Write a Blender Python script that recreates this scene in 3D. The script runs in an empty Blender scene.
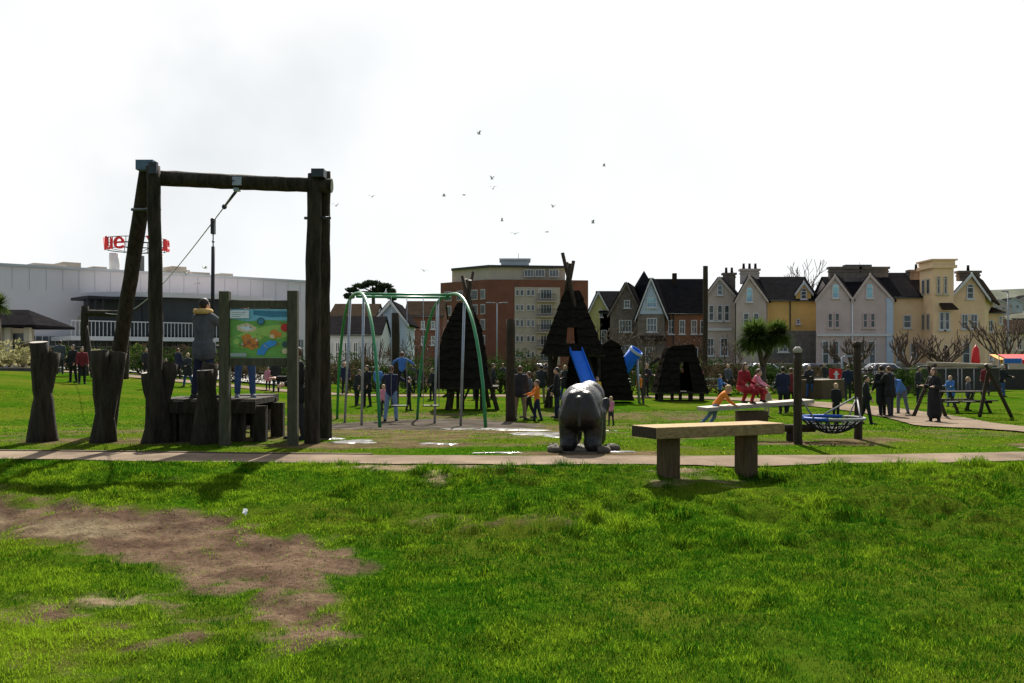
import bpy, math, random
import numpy as np
from mathutils import Vector, Matrix, Euler, noise as mnoise
random.seed(7)
RNG = np.random.default_rng(11)
S = bpy.context.scene
COL = S.collection
F = 1000.0      # focal length in pixels of the 1024 wide picture
CH = 1.5        # camera height
HZ = 358.0      # row of the horizon
SUN_AZ, SUN_EL = math.radians(2.5), math.radians(42)

# ------------------------------------------------------------------ helpers
def X(px, d): return (px - 512.0) * d / F
def Z(py, d): return CH - (py - HZ) * d / F
def sstep(a, b, v):
    t = np.clip((np.asarray(v, float) - a) / (b - a), 0, 1)
    return t * t * (3 - 2 * t)
_L = np.random.default_rng(3).random((256, 256))
def vnoise(x, y):
    x = np.asarray(x, float); y = np.asarray(y, float)
    xi = np.floor(x).astype(int); yi = np.floor(y).astype(int)
    u = x - xi; v = y - yi
    u = u * u * (3 - 2 * u); v = v * v * (3 - 2 * v)
    a = _L[xi & 255, yi & 255]; b = _L[(xi + 1) & 255, yi & 255]
    c = _L[xi & 255, (yi + 1) & 255]; e = _L[(xi + 1) & 255, (yi + 1) & 255]
    return (a * (1 - u) + b * u) * (1 - v) + (c * (1 - u) + e * u) * v
def fbm(x, y, o=4):
    s = 0; a = .5; t = 0
    for i in range(o):
        s = s + a * vnoise(x * 2 ** i + 17.3 * i, y * 2 ** i + 5.1 * i); t += a; a *= .5
    return s / t
def gz(x, y):
    x = np.asarray(x, float); y = np.asarray(y, float)
    z = -.45 * sstep(18, 31, y) - .45 * (1 - sstep(9, 14.2, y))
    z = z + 1.3 * sstep(-6, -27, x) * sstep(20, 42, y)
    k = np.clip(1 - np.abs(y - 15.0) / 1.2, 0, 1)       # level along the path
    far = 1 - sstep(30, 60, y)
    bump = (fbm(x * .9 + 3, y * .9, 3) - .5) * .13 + (fbm(x * 3.3, y * 3.3 + 9, 2) - .5) * .05
    bank = (1 - sstep(13.2, 14.3, y))
    worn = np.exp(-((x - 2.7) / 1.7) ** 2 - ((y - 12.8) / 1.1) ** 2); bank = bank * (1 - .9 * worn)
    z = z + bump * far * (1 - k) * (.13 + .87 * bank)
    z = z + (fbm(x * 4.4 + 11, y * 4.4 + 3, 2) - .5) * (.08 + .13 * sstep(9.6, 11.2, y) * sstep(-3, 1, x)) * bank
    z = z - .10 * np.exp(-((x - 3.2) ** 2 + (y - 13.4) ** 2) / .5)
    return z
def G(x, y): return float(gz(x, y))

class MB:
    """collects shapes in world space and links them as ONE mesh object"""
    def __init__(s): s.v = []; s.f = []; s.m = []; s.sm = []
    def add(s, vs, fs, mi=0, smooth=False):
        o = len(s.v); s.v += [tuple(p) for p in vs]
        for f in fs: s.f.append(tuple(i + o for i in f)); s.m.append(mi); s.sm.append(smooth)
    def box(s, c, sz, rz=0, mi=0, rx=0, ry=0, taper=1.0):
        M = Euler((rx, ry, rz)).to_matrix(); c = Vector(c); h = [q / 2 for q in sz]
        vs = []
        for dz in (-1, 1):
            k = taper if dz > 0 else 1
            for dx, dy in ((-1, -1), (1, -1), (1, 1), (-1, 1)):
                vs.append(c + M @ Vector((dx * h[0] * k, dy * h[1] * k, dz * h[2])))
        s.add(vs, [(3, 2, 1, 0), (4, 5, 6, 7), (0, 1, 5, 4), (1, 2, 6, 5), (2, 3, 7, 6), (3, 0, 4, 7)], mi)
    def bar(s, p0, p1, w, h, mi=0, up=(0, 0, 1)):
        p0 = Vector(p0); p1 = Vector(p1); t = (p1 - p0).normalized(); up = Vector(up)
        if abs(t.dot(up)) > .98: up = Vector((0, 1, 0))
        a = t.cross(up).normalized(); b = a.cross(t).normalized()
        vs = []
        for p in (p0, p1):
            for i, j in ((-1, -1), (1, -1), (1, 1), (-1, 1)): vs.append(p + a * (i * w / 2) + b * (j * h / 2))
        s.add(vs, [(0, 1, 2, 3), (7, 6, 5, 4), (0, 4, 5, 1), (1, 5, 6, 2), (2, 6, 7, 3), (3, 7, 4, 0)], mi)
    def tube(s, pts, rs, n=10, mi=0, capmi=None, wob=0, seed=0, smooth=True):
        pts = [Vector(p) for p in pts]
        if not hasattr(rs, '__len__'): rs = [rs] * len(pts)
        o = len(s.v); k = len(pts); R = random.Random(seed)
        ref = None; ph = R.random() * 9
        for i, p in enumerate(pts):
            t = (pts[min(i + 1, k - 1)] - pts[max(i - 1, 0)]).normalized()
            if ref is None:
                ref = t.cross(Vector((0, 0, 1)) if abs(t.z) < .9 else Vector((0, 1, 0))).normalized()
            a = (ref - t * ref.dot(t)).normalized(); ref = a; b = t.cross(a)
            for j in range(n):
                g = 2 * math.pi * j / n
                r = rs[i]
                if wob: r *= 1 + wob * (math.sin(3 * g + ph + i * .35) * .5 + (R.random() - .5))
                s.v.append(tuple(p + (a * math.cos(g) + b * math.sin(g)) * r))
        for i in range(k - 1):
            for j in range(n):
                j2 = (j + 1) % n
                s.f.append((o + i * n + j, o + i * n + j2, o + (i + 1) * n + j2, o + (i + 1) * n + j)); s.m.append(mi); s.sm.append(smooth)
        cm = mi if capmi is None else capmi
        s.f.append(tuple(o + j for j in range(n))[::-1]); s.m.append(cm); s.sm.append(False)
        s.f.append(tuple(o + (k - 1) * n + j for j in range(n))); s.m.append(cm); s.sm.append(False)
    def ell(s, c, r, n=12, mi=0, M=None):
        c = Vector(c); vs = []; k = max(6, n // 2 + 1)
        if not hasattr(r, '__len__'): r = (r, r, r)
        for i in range(k + 1):
            th = math.pi * i / k
            for j in range(n):
                ph = 2 * math.pi * j / n
                p = Vector((r[0] * math.sin(th) * math.cos(ph), r[1] * math.sin(th) * math.sin(ph), r[2] * math.cos(th)))
                if M is not None: p = M @ p
                vs.append(c + p)
        fs = []
        for i in range(k):
            for j in range(n):
                j2 = (j + 1) % n
                fs.append((i * n + j, (i + 1) * n + j, (i + 1) * n + j2, i * n + j2))
        s.add(vs, fs, mi, True)
    def cap(s, p0, p1, r0, r1, n=10, mi=0):
        """tapered capsule"""
        p0 = Vector(p0); p1 = Vector(p1); t = (p1 - p0)
        t = t.normalized() if t.length > 1e-6 else Vector((0, 0, 1))
        pts = []; rs = []
        for a in (-80, -45, 0): pts.append(p0 + t * r0 * math.sin(math.radians(a))); rs.append(r0 * math.cos(math.radians(a)))
        for a in (0, 45, 80): pts.append(p1 + t * r1 * math.sin(math.radians(a))); rs.append(r1 * math.cos(math.radians(a)))
        s.tube(pts, rs, n, mi)
    def prism(s, poly, ext, mi=0):
        n = len(poly); e = Vector(ext); vs = [Vector(p) for p in poly] + [Vector(p) + e for p in poly]
        fs = [tuple(range(n)), tuple(range(2 * n - 1, n - 1, -1))]
        for i in range(n): fs.append(((i + 1) % n, i, n + i, n + (i + 1) % n))
        s.add(vs, fs, mi)
    def leaves(s, c, r, n, size, seed=0, shell=.35, mi=0, clump=0):
        R = random.Random(seed); c = Vector(c)
        if not hasattr(r, '__len__'): r = (r, r, r)
        cl = []
        if clump:
            for i in range(clump):
                q = Vector((R.gauss(0, 1), R.gauss(0, 1), R.gauss(0, 1))).normalized() * (R.random() ** .4)
                cl.append((Vector((q.x * r[0], q.y * r[1], q.z * r[2])), R.uniform(.22, .42)))
        for i in range(n):
            q = Vector((R.gauss(0, 1), R.gauss(0, 1), R.gauss(0, 1))).normalized() * (shell + (1 - shell) * R.random()) ** .7
            if clump:
                o, k = cl[R.randrange(clump)]
                p = c + o + Vector((q.x * r[0] * k, q.y * r[1] * k, q.z * r[2] * k))
            else: p = c + Vector((q.x * r[0], q.y * r[1], q.z * r[2]))
            a = Vector((R.gauss(0, 1), R.gauss(0, 1), R.gauss(0, 1))).normalized(); b = a.orthogonal().normalized()
            w = size * R.uniform(.6, 1.3)
            s.add([p - a * w, p + b * w * .45, p + a * w, p - b * w * .45], [(0, 1, 2, 3)], mi)
    def build(s, name, mats, parent=None, local=False, smooth=None, kind=None):
        me = bpy.data.meshes.new(name)
        off = Vector((0, 0, 0))
        if parent is not None and not local:
            p = parent
            while p is not None: off += p.location; p = p.parent
        vs = [(v[0] - off.x, v[1] - off.y, v[2] - off.z) for v in s.v] if off.length else s.v
        me.from_pydata(vs, [], s.f)
        if not isinstance(mats, (list, tuple)): mats = [mats]
        for m in mats: me.materials.append(m)
        me.polygons.foreach_set('material_index', s.m)
        me.polygons.foreach_set('use_smooth', s.sm if smooth is None else [smooth] * len(s.f))
        me.update()
        o = bpy.data.objects.new(name, me); COL.objects.link(o)
        if parent is not None: o.parent = parent
        if kind: o['kind'] = kind
        return o

def tag(o, label, cat, group=None, kind=None):
    o['label'] = label; o['category'] = cat
    if group: o['group'] = group
    if kind: o['kind'] = kind
    return o
def thing(name, label, cat, loc=(0, 0, 0), rz=0, group=None):
    o = bpy.data.objects.new(name, None); COL.objects.link(o)
    o.empty_display_size = .2
    o.location = loc; o.rotation_euler = (0, 0, rz)
    return tag(o, label, cat, group)
def remesh(o, vox, it=2):
    m = o.modifiers.new('r', 'REMESH'); m.mode = 'VOXEL'; m.voxel_size = vox
    if it: k = o.modifiers.new('s', 'SMOOTH'); k.factor = .5; k.iterations = it
    dg = bpy.context.evaluated_depsgraph_get(); dg.update()
    me = bpy.data.meshes.new_from_object(o.evaluated_get(dg))
    old = o.data; mats = list(old.materials); nm = old.name
    o.modifiers.clear(); o.data = me
    me.materials.clear()
    for q in mats: me.materials.append(q)
    me.polygons.foreach_set('use_smooth', [True] * len(me.polygons)); me.polygons.foreach_set('material_index', [0] * len(me.polygons)); me.update()
    bpy.data.meshes.remove(old); me.name = nm
    return o

# ------------------------------------------------------------------ materials
def nodes(name):
    m = bpy.data.materials.new(name); m.use_nodes = True
    nt = m.node_tree; b = nt.nodes['Principled BSDF']
    return m, nt, b
def mat(name, col, rough=.8, var=.25, scale=6, bump=.2, bscale=None, stretch=(1, 1, 1), metal=0, col2=None, spec=.3, coord='Object'):
    m, nt, b = nodes(name); N = nt.nodes.new; Lk = nt.links.new
    tc = N('ShaderNodeTexCoord'); mp = N('ShaderNodeMapping'); mp.inputs['Scale'].default_value = stretch
    Lk(tc.outputs[coord], mp.inputs[0])
    n = N('ShaderNodeTexNoise'); n.inputs['Scale'].default_value = scale; n.inputs['Detail'].default_value = 6; n.inputs['Roughness'].default_value = .65
    Lk(mp.outputs[0], n.inputs['Vector'])
    r = N('ShaderNodeValToRGB')
    c2 = col2 or [min(1, c * (1 + var)) for c in col]; c1 = [c * (1 - var) for c in col]
    r.color_ramp.elements[0].position = .3; r.color_ramp.elements[1].position = .7
    r.color_ramp.elements[0].color = (*c1, 1); r.color_ramp.elements[1].color = (*c2, 1)
    Lk(n.outputs[0], r.inputs[0]); Lk(r.outputs[0], b.inputs['Base Color'])
    b.inputs['Roughness'].default_value = rough; b.inputs['Metallic'].default_value = metal
    b.inputs['Specular IOR Level'].default_value = spec
    if bump:
        n2 = N('ShaderNodeTexNoise'); n2.inputs['Scale'].default_value = bscale or scale * 4; n2.inputs['Detail'].default_value = 5
        Lk(mp.outputs[0], n2.inputs['Vector'])
        bp = N('ShaderNodeBump'); bp.inputs['Strength'].default_value = bump; bp.inputs['Distance'].default_value = .02
        Lk(n2.outputs[0], bp.inputs['Height']); Lk(bp.outputs[0], b.inputs['Normal'])
    return m
def brick(name, c1, c2, mortar, scale=1.0):
    m, nt, b = nodes(name); N = nt.nodes.new; Lk = nt.links.new
    tc = N('ShaderNodeTexCoord'); mp = N('ShaderNodeMapping'); mp.inputs['Rotation'].default_value = (math.radians(90), 0, 0)
    Lk(tc.outputs['Object'], mp.inputs[0])
    t = N('ShaderNodeTexBrick'); t.inputs['Color1'].default_value = (*c1, 1); t.inputs['Color2'].default_value = (*c2, 1); t.inputs['Mortar'].default_value = (*mortar, 1)
    t.inputs['Scale'].default_value = scale; t.inputs['Mortar Size'].default_value = .012
    t.inputs['Brick Width'].default_value = .45; t.inputs['Row Height'].default_value = .15
    Lk(mp.outputs[0], t.inputs['Vector'])
    n = N('ShaderNodeTexNoise'); n.inputs['Scale'].default_value = .6; n.inputs['Detail'].default_value = 6
    Lk(tc.outputs['Object'], n.inputs['Vector'])
    mx = N('ShaderNodeMix'); mx.data_type = 'RGBA'; mx.blend_type = 'MULTIPLY'; mx.inputs[0].default_value = .6
    Lk(t.outputs[0], mx.inputs[6]); Lk(n.outputs[0], mx.inputs[7]); Lk(mx.outputs[2], b.inputs['Base Color'])
    b.inputs['Roughness'].default_value = .9
    return m
def glass(name, col=(.03, .035, .04), rough=.12):
    m, nt, b = nodes(name)
    b.inputs['Base Color'].default_value = (*col, 1); b.inputs['Roughness'].default_value = rough
    b.inputs['Specular IOR Level'].default_value = .5
    N = nt.nodes.new
    n = N('ShaderNodeTexNoise'); n.inputs['Scale'].default_value = .35; n.inputs['Detail'].default_value = 3
    tc = N('ShaderNodeTexCoord'); nt.links.new(tc.outputs['Object'], n.inputs['Vector'])
    r = N('ShaderNodeValToRGB'); r.color_ramp.elements[0].position = .35; r.color_ramp.elements[1].position = .68
    r.color_ramp.elements[0].color = (*col, 1); r.color_ramp.elements[1].color = (*[min(1, c * 4.5 + .03) for c in col], 1)
    nt.links.new(n.outputs[0], r.inputs[0]); nt.links.new(r.outputs[0], b.inputs['Base Color'])
    return m
def leafmat(name, ca, cb, scale=2.0, trans=.35, attr=None):
    m = bpy.data.materials.new(name); m.use_nodes = True; nt = m.node_tree; nt.nodes.clear(); N = nt.nodes.new; Lk = nt.links.new
    out = N('ShaderNodeOutputMaterial'); mx = N('ShaderNodeMixShader'); df = N('ShaderNodeBsdfDiffuse'); tr = N('ShaderNodeBsdfTranslucent')
    tc = N('ShaderNodeTexCoord'); n = N('ShaderNodeTexNoise'); n.inputs['Scale'].default_value = scale; n.inputs['Detail'].default_value = 5
    Lk(tc.outputs['Object'], n.inputs['Vector'])
    r = N('ShaderNodeValToRGB'); r.color_ramp.elements[0].position = .3; r.color_ramp.elements[1].position = .7
    r.color_ramp.elements[0].color = (*ca, 1); r.color_ramp.elements[1].color = (*cb, 1)
    if attr:
        at = N('ShaderNodeAttribute'); at.attribute_name = attr
        Lk(at.outputs['Fac'], r.inputs[0])
    else: Lk(n.outputs[0], r.inputs[0])
    mx.inputs[0].default_value = trans
    Lk(r.outputs[0], df.inputs[0]); Lk(r.outputs[0], tr.inputs[0]); Lk(df.outputs[0], mx.inputs[1]); Lk(tr.outputs[0], mx.inputs[2]); Lk(mx.outputs[0], out.inputs[0])
    return m
M = {}
M['log'] = mat('weathered dark log', (.036, .029, .020), .9, .7, 2.2, .9, 9, (6, 6, 1), spec=.2)
M['logend'] = mat('cut log end', (.33, .30, .25), .85, .3, 14, .3)
M['logmid'] = mat('brown round pole', (.045, .032, .02), .85, .4, 2.5, .7, 9, (6, 6, 1), spec=.2)
M['shingle'] = mat('tarred timber shingle', (.016, .0135, .011), 1, .5, 5, .9, 22, (1, 1, 2.5), spec=0)
M['pale'] = mat('log in sunlit tone', (.30, .25, .18), .85, .3, 3, .4)  # crossbeam log: its sunlit top is put into a paler wood colour
M['plank'] = mat('weathered oak plank', (.34, .225, .105), .8, .4, 3, .6, 14, (1.2, 9, 9), spec=.12)
M['plankend'] = mat('dark oak end grain', (.045, .033, .02), .85, .4, 20, .5)
M['oakleg'] = mat('oak block', (.10, .062, .03), .8, .45, 4, .6, 15, (7, 7, 1))
M['post'] = mat('green stained post', (.08, .075, .045), .85, .35, 4, .6, 14, (6, 6, 1))
M['greenpaint'] = mat('green paint', (.014, .21, .065), .4, .15, 5, .05, spec=.5)
M['steel'] = mat('galvanised steel', (.30, .33, .36), .45, .15, 9, .1, metal=.6)
M['darksteel'] = mat('dark steel', (.05, .055, .06), .45, .2, 9, .1, metal=.5)
M['bluesteel'] = mat('blue grey cap', (.10, .15, .22), .5, .2, 9, .1)
M['blueslide'] = mat('blue slide plastic', (.008, .13, .60), .6, .12, 4, .03, spec=.2)
M['palesteel'] = mat('pale slide lining', (.55, .6, .66), .4, .1, 4, .03)
M['stone'] = mat('carved grey stone', (.016, .014, .012), .42, .6, 3.0, .7, 26, spec=.45)
M['rock'] = mat('rough plinth stone', (.10, .085, .065), .9, .35, 5, .9, 12)
M['rope'] = mat('grey rope', (.25, .25, .25), .8, .2, 30, .4)
M['net'] = mat('dark netting rope', (.02, .022, .028), .8, .3, 30, .3)
M['blue'] = mat('blue rope cover', (.02, .09, .40), .6, .2, 20, .3)
M['path'] = mat('worn path gravel', (.20, .155, .115), .95, .35, 1.1, .6, 60, coord='Object', spec=0)
M['kerbedge'] = mat('timber path edging', (.11, .07, .045), .9, .3, 4, .4)
M['rubber'] = mat('worn safety matting', (.075, .064, .052), .95, .55, 1.2, .8, 25, spec=0)
M['asphalt'] = mat('asphalt', (.055, .055, .056), .9, .2, 2, .3, 40)
M['pave'] = mat('pavement slab', (.24, .23, .21), .9, .15, 1.5, .2)
M['mark'] = mat('road paint', (.75, .75, .72), .7, .1, 8, .1)
M['stonewall'] = mat('garden wall stone', (.15, .135, .12), .95, .35, 2.2, .7, 9)
M['darkwall'] = mat('dark planter boarding', (.05, .045, .037), .9, .35, 3, .5, 8, (1, 1, 7))
M['white'] = mat('white paint', (.72, .72, .70), .6, .06, 2, .05)
M['offwhite'] = mat('off white render', (.52, .53, .54), .85, .1, .8, .1)
M['lilac'] = mat('pale lilac render', (.55, .43, .39), .9, .14, .5, .15)
M['greyrender'] = mat('grey render', (.52, .42, .36), .9, .16, .5, .15)
M['cream'] = mat('cream render', (.82, .57, .33), .9, .12, .5, .15)
M['yellow'] = mat('yellow ochre render', (.80, .50, .16), .9, .12, .5, .15)
M['lemon'] = mat('pale yellow render', (.58, .50, .20), .9, .12, .5, .15)
M['bluewhite'] = mat('pale blue render', (.46, .53, .62), .9, .1, .5, .1)
M['brownstone'] = mat('brown rubble stone', (.19, .15, .12), .95, .35, 1.6, .5, 7)
M['roof'] = mat('slate roof', (.017, .016, .017), 1, .3, 1.3, .4, 8, (1, 1, 3), spec=0)
M['roofbrown'] = mat('brown tile roof', (.038, .028, .02), 1, .3, 1.3, .4, 8, (1, 1, 3), spec=0)
M['brick'] = brick('red brick', (.29, .085, .04), (.24, .068, .033), (.26, .2, .16))
M['obrick'] = brick('orange brown brick', (.42, .17, .07), (.32, .13, .06), (.24, .2, .16))
M['flatcream'] = mat('cream cladding', (.52, .47, .36), .8, .1, .6, .1)
M['flatpanel'] = mat('beige panel', (.44, .38, .31), .8, .14, .6, .1)
M['clad'] = mat('grey metal cladding', (.72, .67, .67), .8, .07, .25, .05, 3)
M['darkclad'] = mat('dark grey fascia', (.045, .05, .052), .6, .2, .4, .1)
M['glass'] = glass('window glass')
M['blueglass'] = glass('sky blue glass', (.10, .2, .34), .2)
M['frame'] = mat('window frame paint', (.62, .60, .58), .6, .08, 4, .05)
M['red'] = mat('red paint', (.55, .02, .02), .5, .15, 3, .05)
M['orange'] = mat('orange paint', (.5, .16, .02), .5, .15, 3, .05)
M['yellowp'] = mat('yellow paint', (.8, .5, .05), .5, .15, 3, .05)
M['bluep'] = mat('blue paint', (.03, .16, .5), .5, .15, 3, .05)
M['black'] = mat('black paint', (.018, .018, .02), .5, .2, 5, .05)
M['tyre'] = mat('tyre rubber', (.02, .02, .02), .85, .2, 9, .2)
M['bark'] = mat('grey bark', (.075, .06, .045), .95, .35, 3, .8, 12, (3, 3, 1))
M['twig'] = mat('bare twigs', (.10, .07, .05), .95, .3, 3, .3)
M['hedge'] = leafmat('hedge leaves', (.018, .035, .010), (.055, .09, .02), 2.2)
M['hedgelight'] = leafmat('light hedge leaves', (.06, .10, .02), (.13, .19, .04), 1.5)
M['varieg'] = leafmat('variegated leaves', (.16, .17, .05), (.55, .50, .28), 1.2, .4)
M['palm'] = leafmat('cordyline leaves', (.03, .055, .012), (.10, .15, .03), 1.0, .45)
M['pine'] = leafmat('pine needles', (.014, .025, .012), (.04, .055, .025), .8, .2)
M['brownleaf'] = leafmat('brown shrub leaves', (.05, .04, .022), (.12, .085, .05), 1.0, .3)
M['grass'] = leafmat('grass blades', (.012, .066, .003), (.185, .295, .013), 1, .5, attr='tint')
M['skin'] = mat('skin', (.55, .33, .24), .6, .08, 12, .03)
M['eye'] = mat('eye dark', (.03, .02, .02), .3, .1, 12, 0)
def cloth(n, c, v=.2): M[n] = mat(n, c, .9, v, 9, .4, 40)
for n, c in dict(c_grey=(.075, .08, .095), c_navy=(.018, .022, .05), c_jeans=(.035, .07, .18), c_lightjeans=(.16, .24, .36), c_black=(.014, .014, .016),
                 c_dark=(.03, .03, .035), c_red=(.26, .014, .02), c_darkred=(.16, .02, .025), c_orange=(.75, .22, .03), c_yellow=(.7, .42, .05), c_blue=(.06, .17, .45), c_pink=(.6, .22, .30),
                 c_beige=(.40, .32, .22), c_white=(.65, .65, .65), c_fur=(.5, .33, .12), c_tan=(.22, .17, .11), c_dusk=(.10, .12, .16)).items(): cloth(n, c)
M['h_dark'] = mat('dark hair', (.02, .014, .01), .6, .3, 20, .4, 60)
M['h_blond'] = mat('blond hair', (.42, .28, .12), .6, .3, 20, .4, 60)
M['h_brown'] = mat('brown hair', (.10, .055, .03), .6, .3, 20, .4, 60)
M['h_grey'] = mat('grey hair', (.35, .34, .33), .6, .2, 20, .4, 60)
def water():
    m, nt, b = nodes('puddle water'); b.inputs['Base Color'].default_value = (.10, .085, .065, 1); b.inputs['Roughness'].default_value = .08
    b.inputs['Specular IOR Level'].default_value = .8
    N = nt.nodes.new; n = N('ShaderNodeTexNoise'); n.inputs['Scale'].default_value = 3; tc = N('ShaderNodeTexCoord'); nt.links.new(tc.outputs['Object'], n.inputs['Vector'])
    bp = N('ShaderNodeBump'); bp.inputs['Strength'].default_value = .03; nt.links.new(n.outputs[0], bp.inputs['Height']); nt.links.new(bp.outputs[0], b.inputs['Normal'])
    r = N('ShaderNodeMapRange'); r.inputs[3].default_value = .04; r.inputs[4].default_value = .35
    nt.links.new(n.outputs[0], r.inputs[0]); nt.links.new(r.outputs[0], b.inputs['Roughness'])
    return m
M['water'] = water()

# ------------------------------------------------------------------ camera, light, sky
cam = bpy.data.cameras.new('camera'); co = bpy.data.objects.new('camera', cam); COL.objects.link(co)
cam.sensor_width = 36; cam.lens = 36 * F / 1024; cam.shift_y = (HZ - 341.5) / 1024
cam.clip_start = .1; cam.clip_end = 6000
co.location = (0, 0, CH); co.rotation_euler = (math.radians(90), 0, 0); S.camera = co
sd = Vector((math.sin(SUN_AZ) * math.cos(SUN_EL), math.cos(SUN_AZ) * math.cos(SUN_EL), math.sin(SUN_EL)))
sl = bpy.data.lights.new('sun', 'SUN'); sl.energy = 5.0; sl.angle = math.radians(.55); sl.color = (1, .95, .86)
so = bpy.data.objects.new('sun', sl); COL.objects.link(so); so.rotation_euler = (-sd).to_track_quat('-Z', 'Y').to_euler(); so.location = sd * 50
W = bpy.data.worlds.new('World'); S.world = W; W.use_nodes = True
nt = W.node_tree; nt.nodes.clear(); N = nt.nodes.new; Lk = nt.links.new
wo = N('ShaderNodeOutputWorld'); bg1 = N('ShaderNodeBackground'); bg2 = N('ShaderNodeBackground'); mx = N('ShaderNodeMixShader')
sky = N('ShaderNodeTexSky'); sky.sky_type = 'NISHITA'; sky.sun_disc = False; sky.sun_elevation = SUN_EL; sky.sun_rotation = SUN_AZ
sky.dust_density = 3; sky.air_density = 1.0
bg1.inputs[1].default_value = .06; Lk(sky.outputs[0], bg1.inputs[0])
tc = N('ShaderNodeTexCoord')
dt = N('ShaderNodeVectorMath'); dt.operation = 'DOT_PRODUCT'; dt.inputs[1].default_value = sd; Lk(tc.outputs['Generated'], dt.inputs[0])
mr = N('ShaderNodeMapRange'); mr.interpolation_type = 'SMOOTHSTEP'; mr.inputs[1].default_value = math.cos(math.radians(64)); mr.inputs[2].default_value = math.cos(math.radians(46)); mr.inputs[3].default_value = .15
Lk(dt.outputs['Value'], mr.inputs[0])
# thin cloud sheet, patchy
cn = N('ShaderNodeTexNoise'); cn.inputs['Scale'].default_value = 2.2; cn.inputs['Detail'].default_value = 5; Lk(tc.outputs['Generated'], cn.inputs['Vector'])
cr = N('ShaderNodeValToRGB'); cr.color_ramp.elements[0].color = (.86, .89, .91, 1); cr.color_ramp.elements[1].color = (1, 1, 1, 1)
cr.color_ramp.elements[0].position = .35; cr.color_ramp.elements[1].position = .6
Lk(cn.outputs[0], cr.inputs[0])
cl2 = N('ShaderNodeVectorMath'); cl2.operation = 'DOT_PRODUCT'; cl2.inputs[1].default_value = Vector((math.sin(math.radians(-20)) * math.cos(math.radians(15)), math.cos(math.radians(-20)) * math.cos(math.radians(15)), math.sin(math.radians(15))))
Lk(tc.outputs['Generated'], cl2.inputs[0])
ms = N('ShaderNodeMapRange'); ms.interpolation_type = 'SMOOTHSTEP'; ms.inputs[1].default_value = math.cos(math.radians(17)); ms.inputs[2].default_value = math.cos(math.radians(3)); Lk(cl2.outputs['Value'], ms.inputs[0])
n9 = N('ShaderNodeTexNoise'); n9.inputs['Scale'].default_value = 5; n9.inputs['Detail'].default_value = 4; Lk(tc.outputs['Generated'], n9.inputs['Vector'])
n9r = N('ShaderNodeMapRange'); n9r.inputs[1].default_value = .3; n9r.inputs[2].default_value = .75; Lk(n9.outputs[0], n9r.inputs[0])
mm = N('ShaderNodeMath'); mm.operation = 'MULTIPLY'; Lk(ms.outputs[0], mm.inputs[0]); Lk(n9r.outputs[0], mm.inputs[1])
cmx = N('ShaderNodeMix'); cmx.data_type = 'RGBA'; Lk(mm.outputs[0], cmx.inputs[0]); Lk(cr.outputs[0], cmx.inputs[6]); cmx.inputs[7].default_value = (.66, .70, .72, 1)
Lk(cmx.outputs[2], bg2.inputs[0]); bg2.inputs[1].default_value = .56
Lk(mr.outputs[0], mx.inputs[0]); Lk(bg1.outputs[0], mx.inputs[1]); Lk(bg2.outputs[0], mx.inputs[2]); Lk(mx.outputs[0], wo.inputs[0])
S.view_settings.view_transform = 'Standard'; S.view_settings.look = 'None'; S.view_settings.gamma = 1; S.view_settings.exposure = 1.0
S.cycles.max_bounces = 5; S.cycles.diffuse_bounces = 2; S.cycles.transparent_max_bounces = 4
# ------------------------------------------------------------------ terrain
PATH_A = [(-60, 18.5), (-30, 16.6), (-20, 16.0), (-12, 15.6), (-8, 15.4), (-4, 14.9), (0, 14.6), (5, 14.7), (8, 15.2), (12, 15.9), (18, 17.2), (30, 20), (60, 27)]
PATH_B = [(8.6, 15.25), (10.4, 15.9), (11.5, 17.6), (11.75, 20.5), (12.0, 24), (12.2, 26.5), (13.3, 32), (13.4, 38.5), (11.7, 45), (8, 49.2), (0, 51), (-9, 51.5), (-18, 52.5), (-34, 55)]
def resample(pts, step):
    out = []; P = [Vector((p[0], p[1])) for p in pts]; n = len(P)
    for i in range(n - 1):
        p0 = P[max(i - 1, 0)]; p1 = P[i]; p2 = P[i + 1]; p3 = P[min(i + 2, n - 1)]
        k = max(2, int((p2 - p1).length / step))
        for j in range(k):
            t = j / k
            q = .5 * ((2 * p1) + (p2 - p0) * t + (2 * p0 - 5 * p1 + 4 * p2 - p3) * t * t + (3 * p1 - p0 - 3 * p2 + p3) * t ** 3)
            out.append((q.x, q.y))
    out.append(tuple(P[-1])); return np.array(out)
RA = resample(PATH_A, .25); RB = resample(PATH_B, .4)
WA, WB = 1.2, 2.5
def pathdist(x, y):
    ya = np.interp(x, RA[:, 0], RA[:, 1])
    a = np.abs(y - ya) - WA / 2
    b = np.full(np.shape(x), 1e9)
    m = (y > 15)
    xm = np.asarray(x)[m]; ym = np.asarray(y)[m]
    bb = np.full(xm.shape, 1e9)
    for q in RB[::2]: bb = np.minimum(bb, np.hypot(xm - q[0], ym - q[1]))
    b[m] = bb - WB / 2
    return np.minimum(a, b)
def pix(x, y, z):
    y = np.maximum(y, .5)
    return 512 + F * x / y, HZ + F * (CH - z) / y
def blob(px, py, L):
    v = np.full(px.shape, -9.0)
    for cx, cy, rx, ry, w in L: v = np.maximum(v, w * (1 - ((px - cx) / rx) ** 2 - ((py - cy) / ry) ** 2))
    return v
DIRT = [(-40, 524, 130, 24, 1), (70, 526, 120, 22, 1), (170, 538, 115, 30, 1), (245, 562, 95, 38, .85), (292, 600, 58, 36, .6), (300, 640, 45, 18, .4), (315, 562, 50, 16, .6), (-10, 500, 60, 10, .3), (340, 566, 20, 6, .1), (70, 625, 120, 24, .15), (50, 658, 110, 18, .17), (560, 520, 90, 5, .15), (700, 700, 5, 5, .05), (165, 605, 30, 14, .35)]
ISLE = [(95, 572, 48, 13, 1), (60, 590, 90, 18, .9), (215, 610, 55, 18, .6)]
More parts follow.
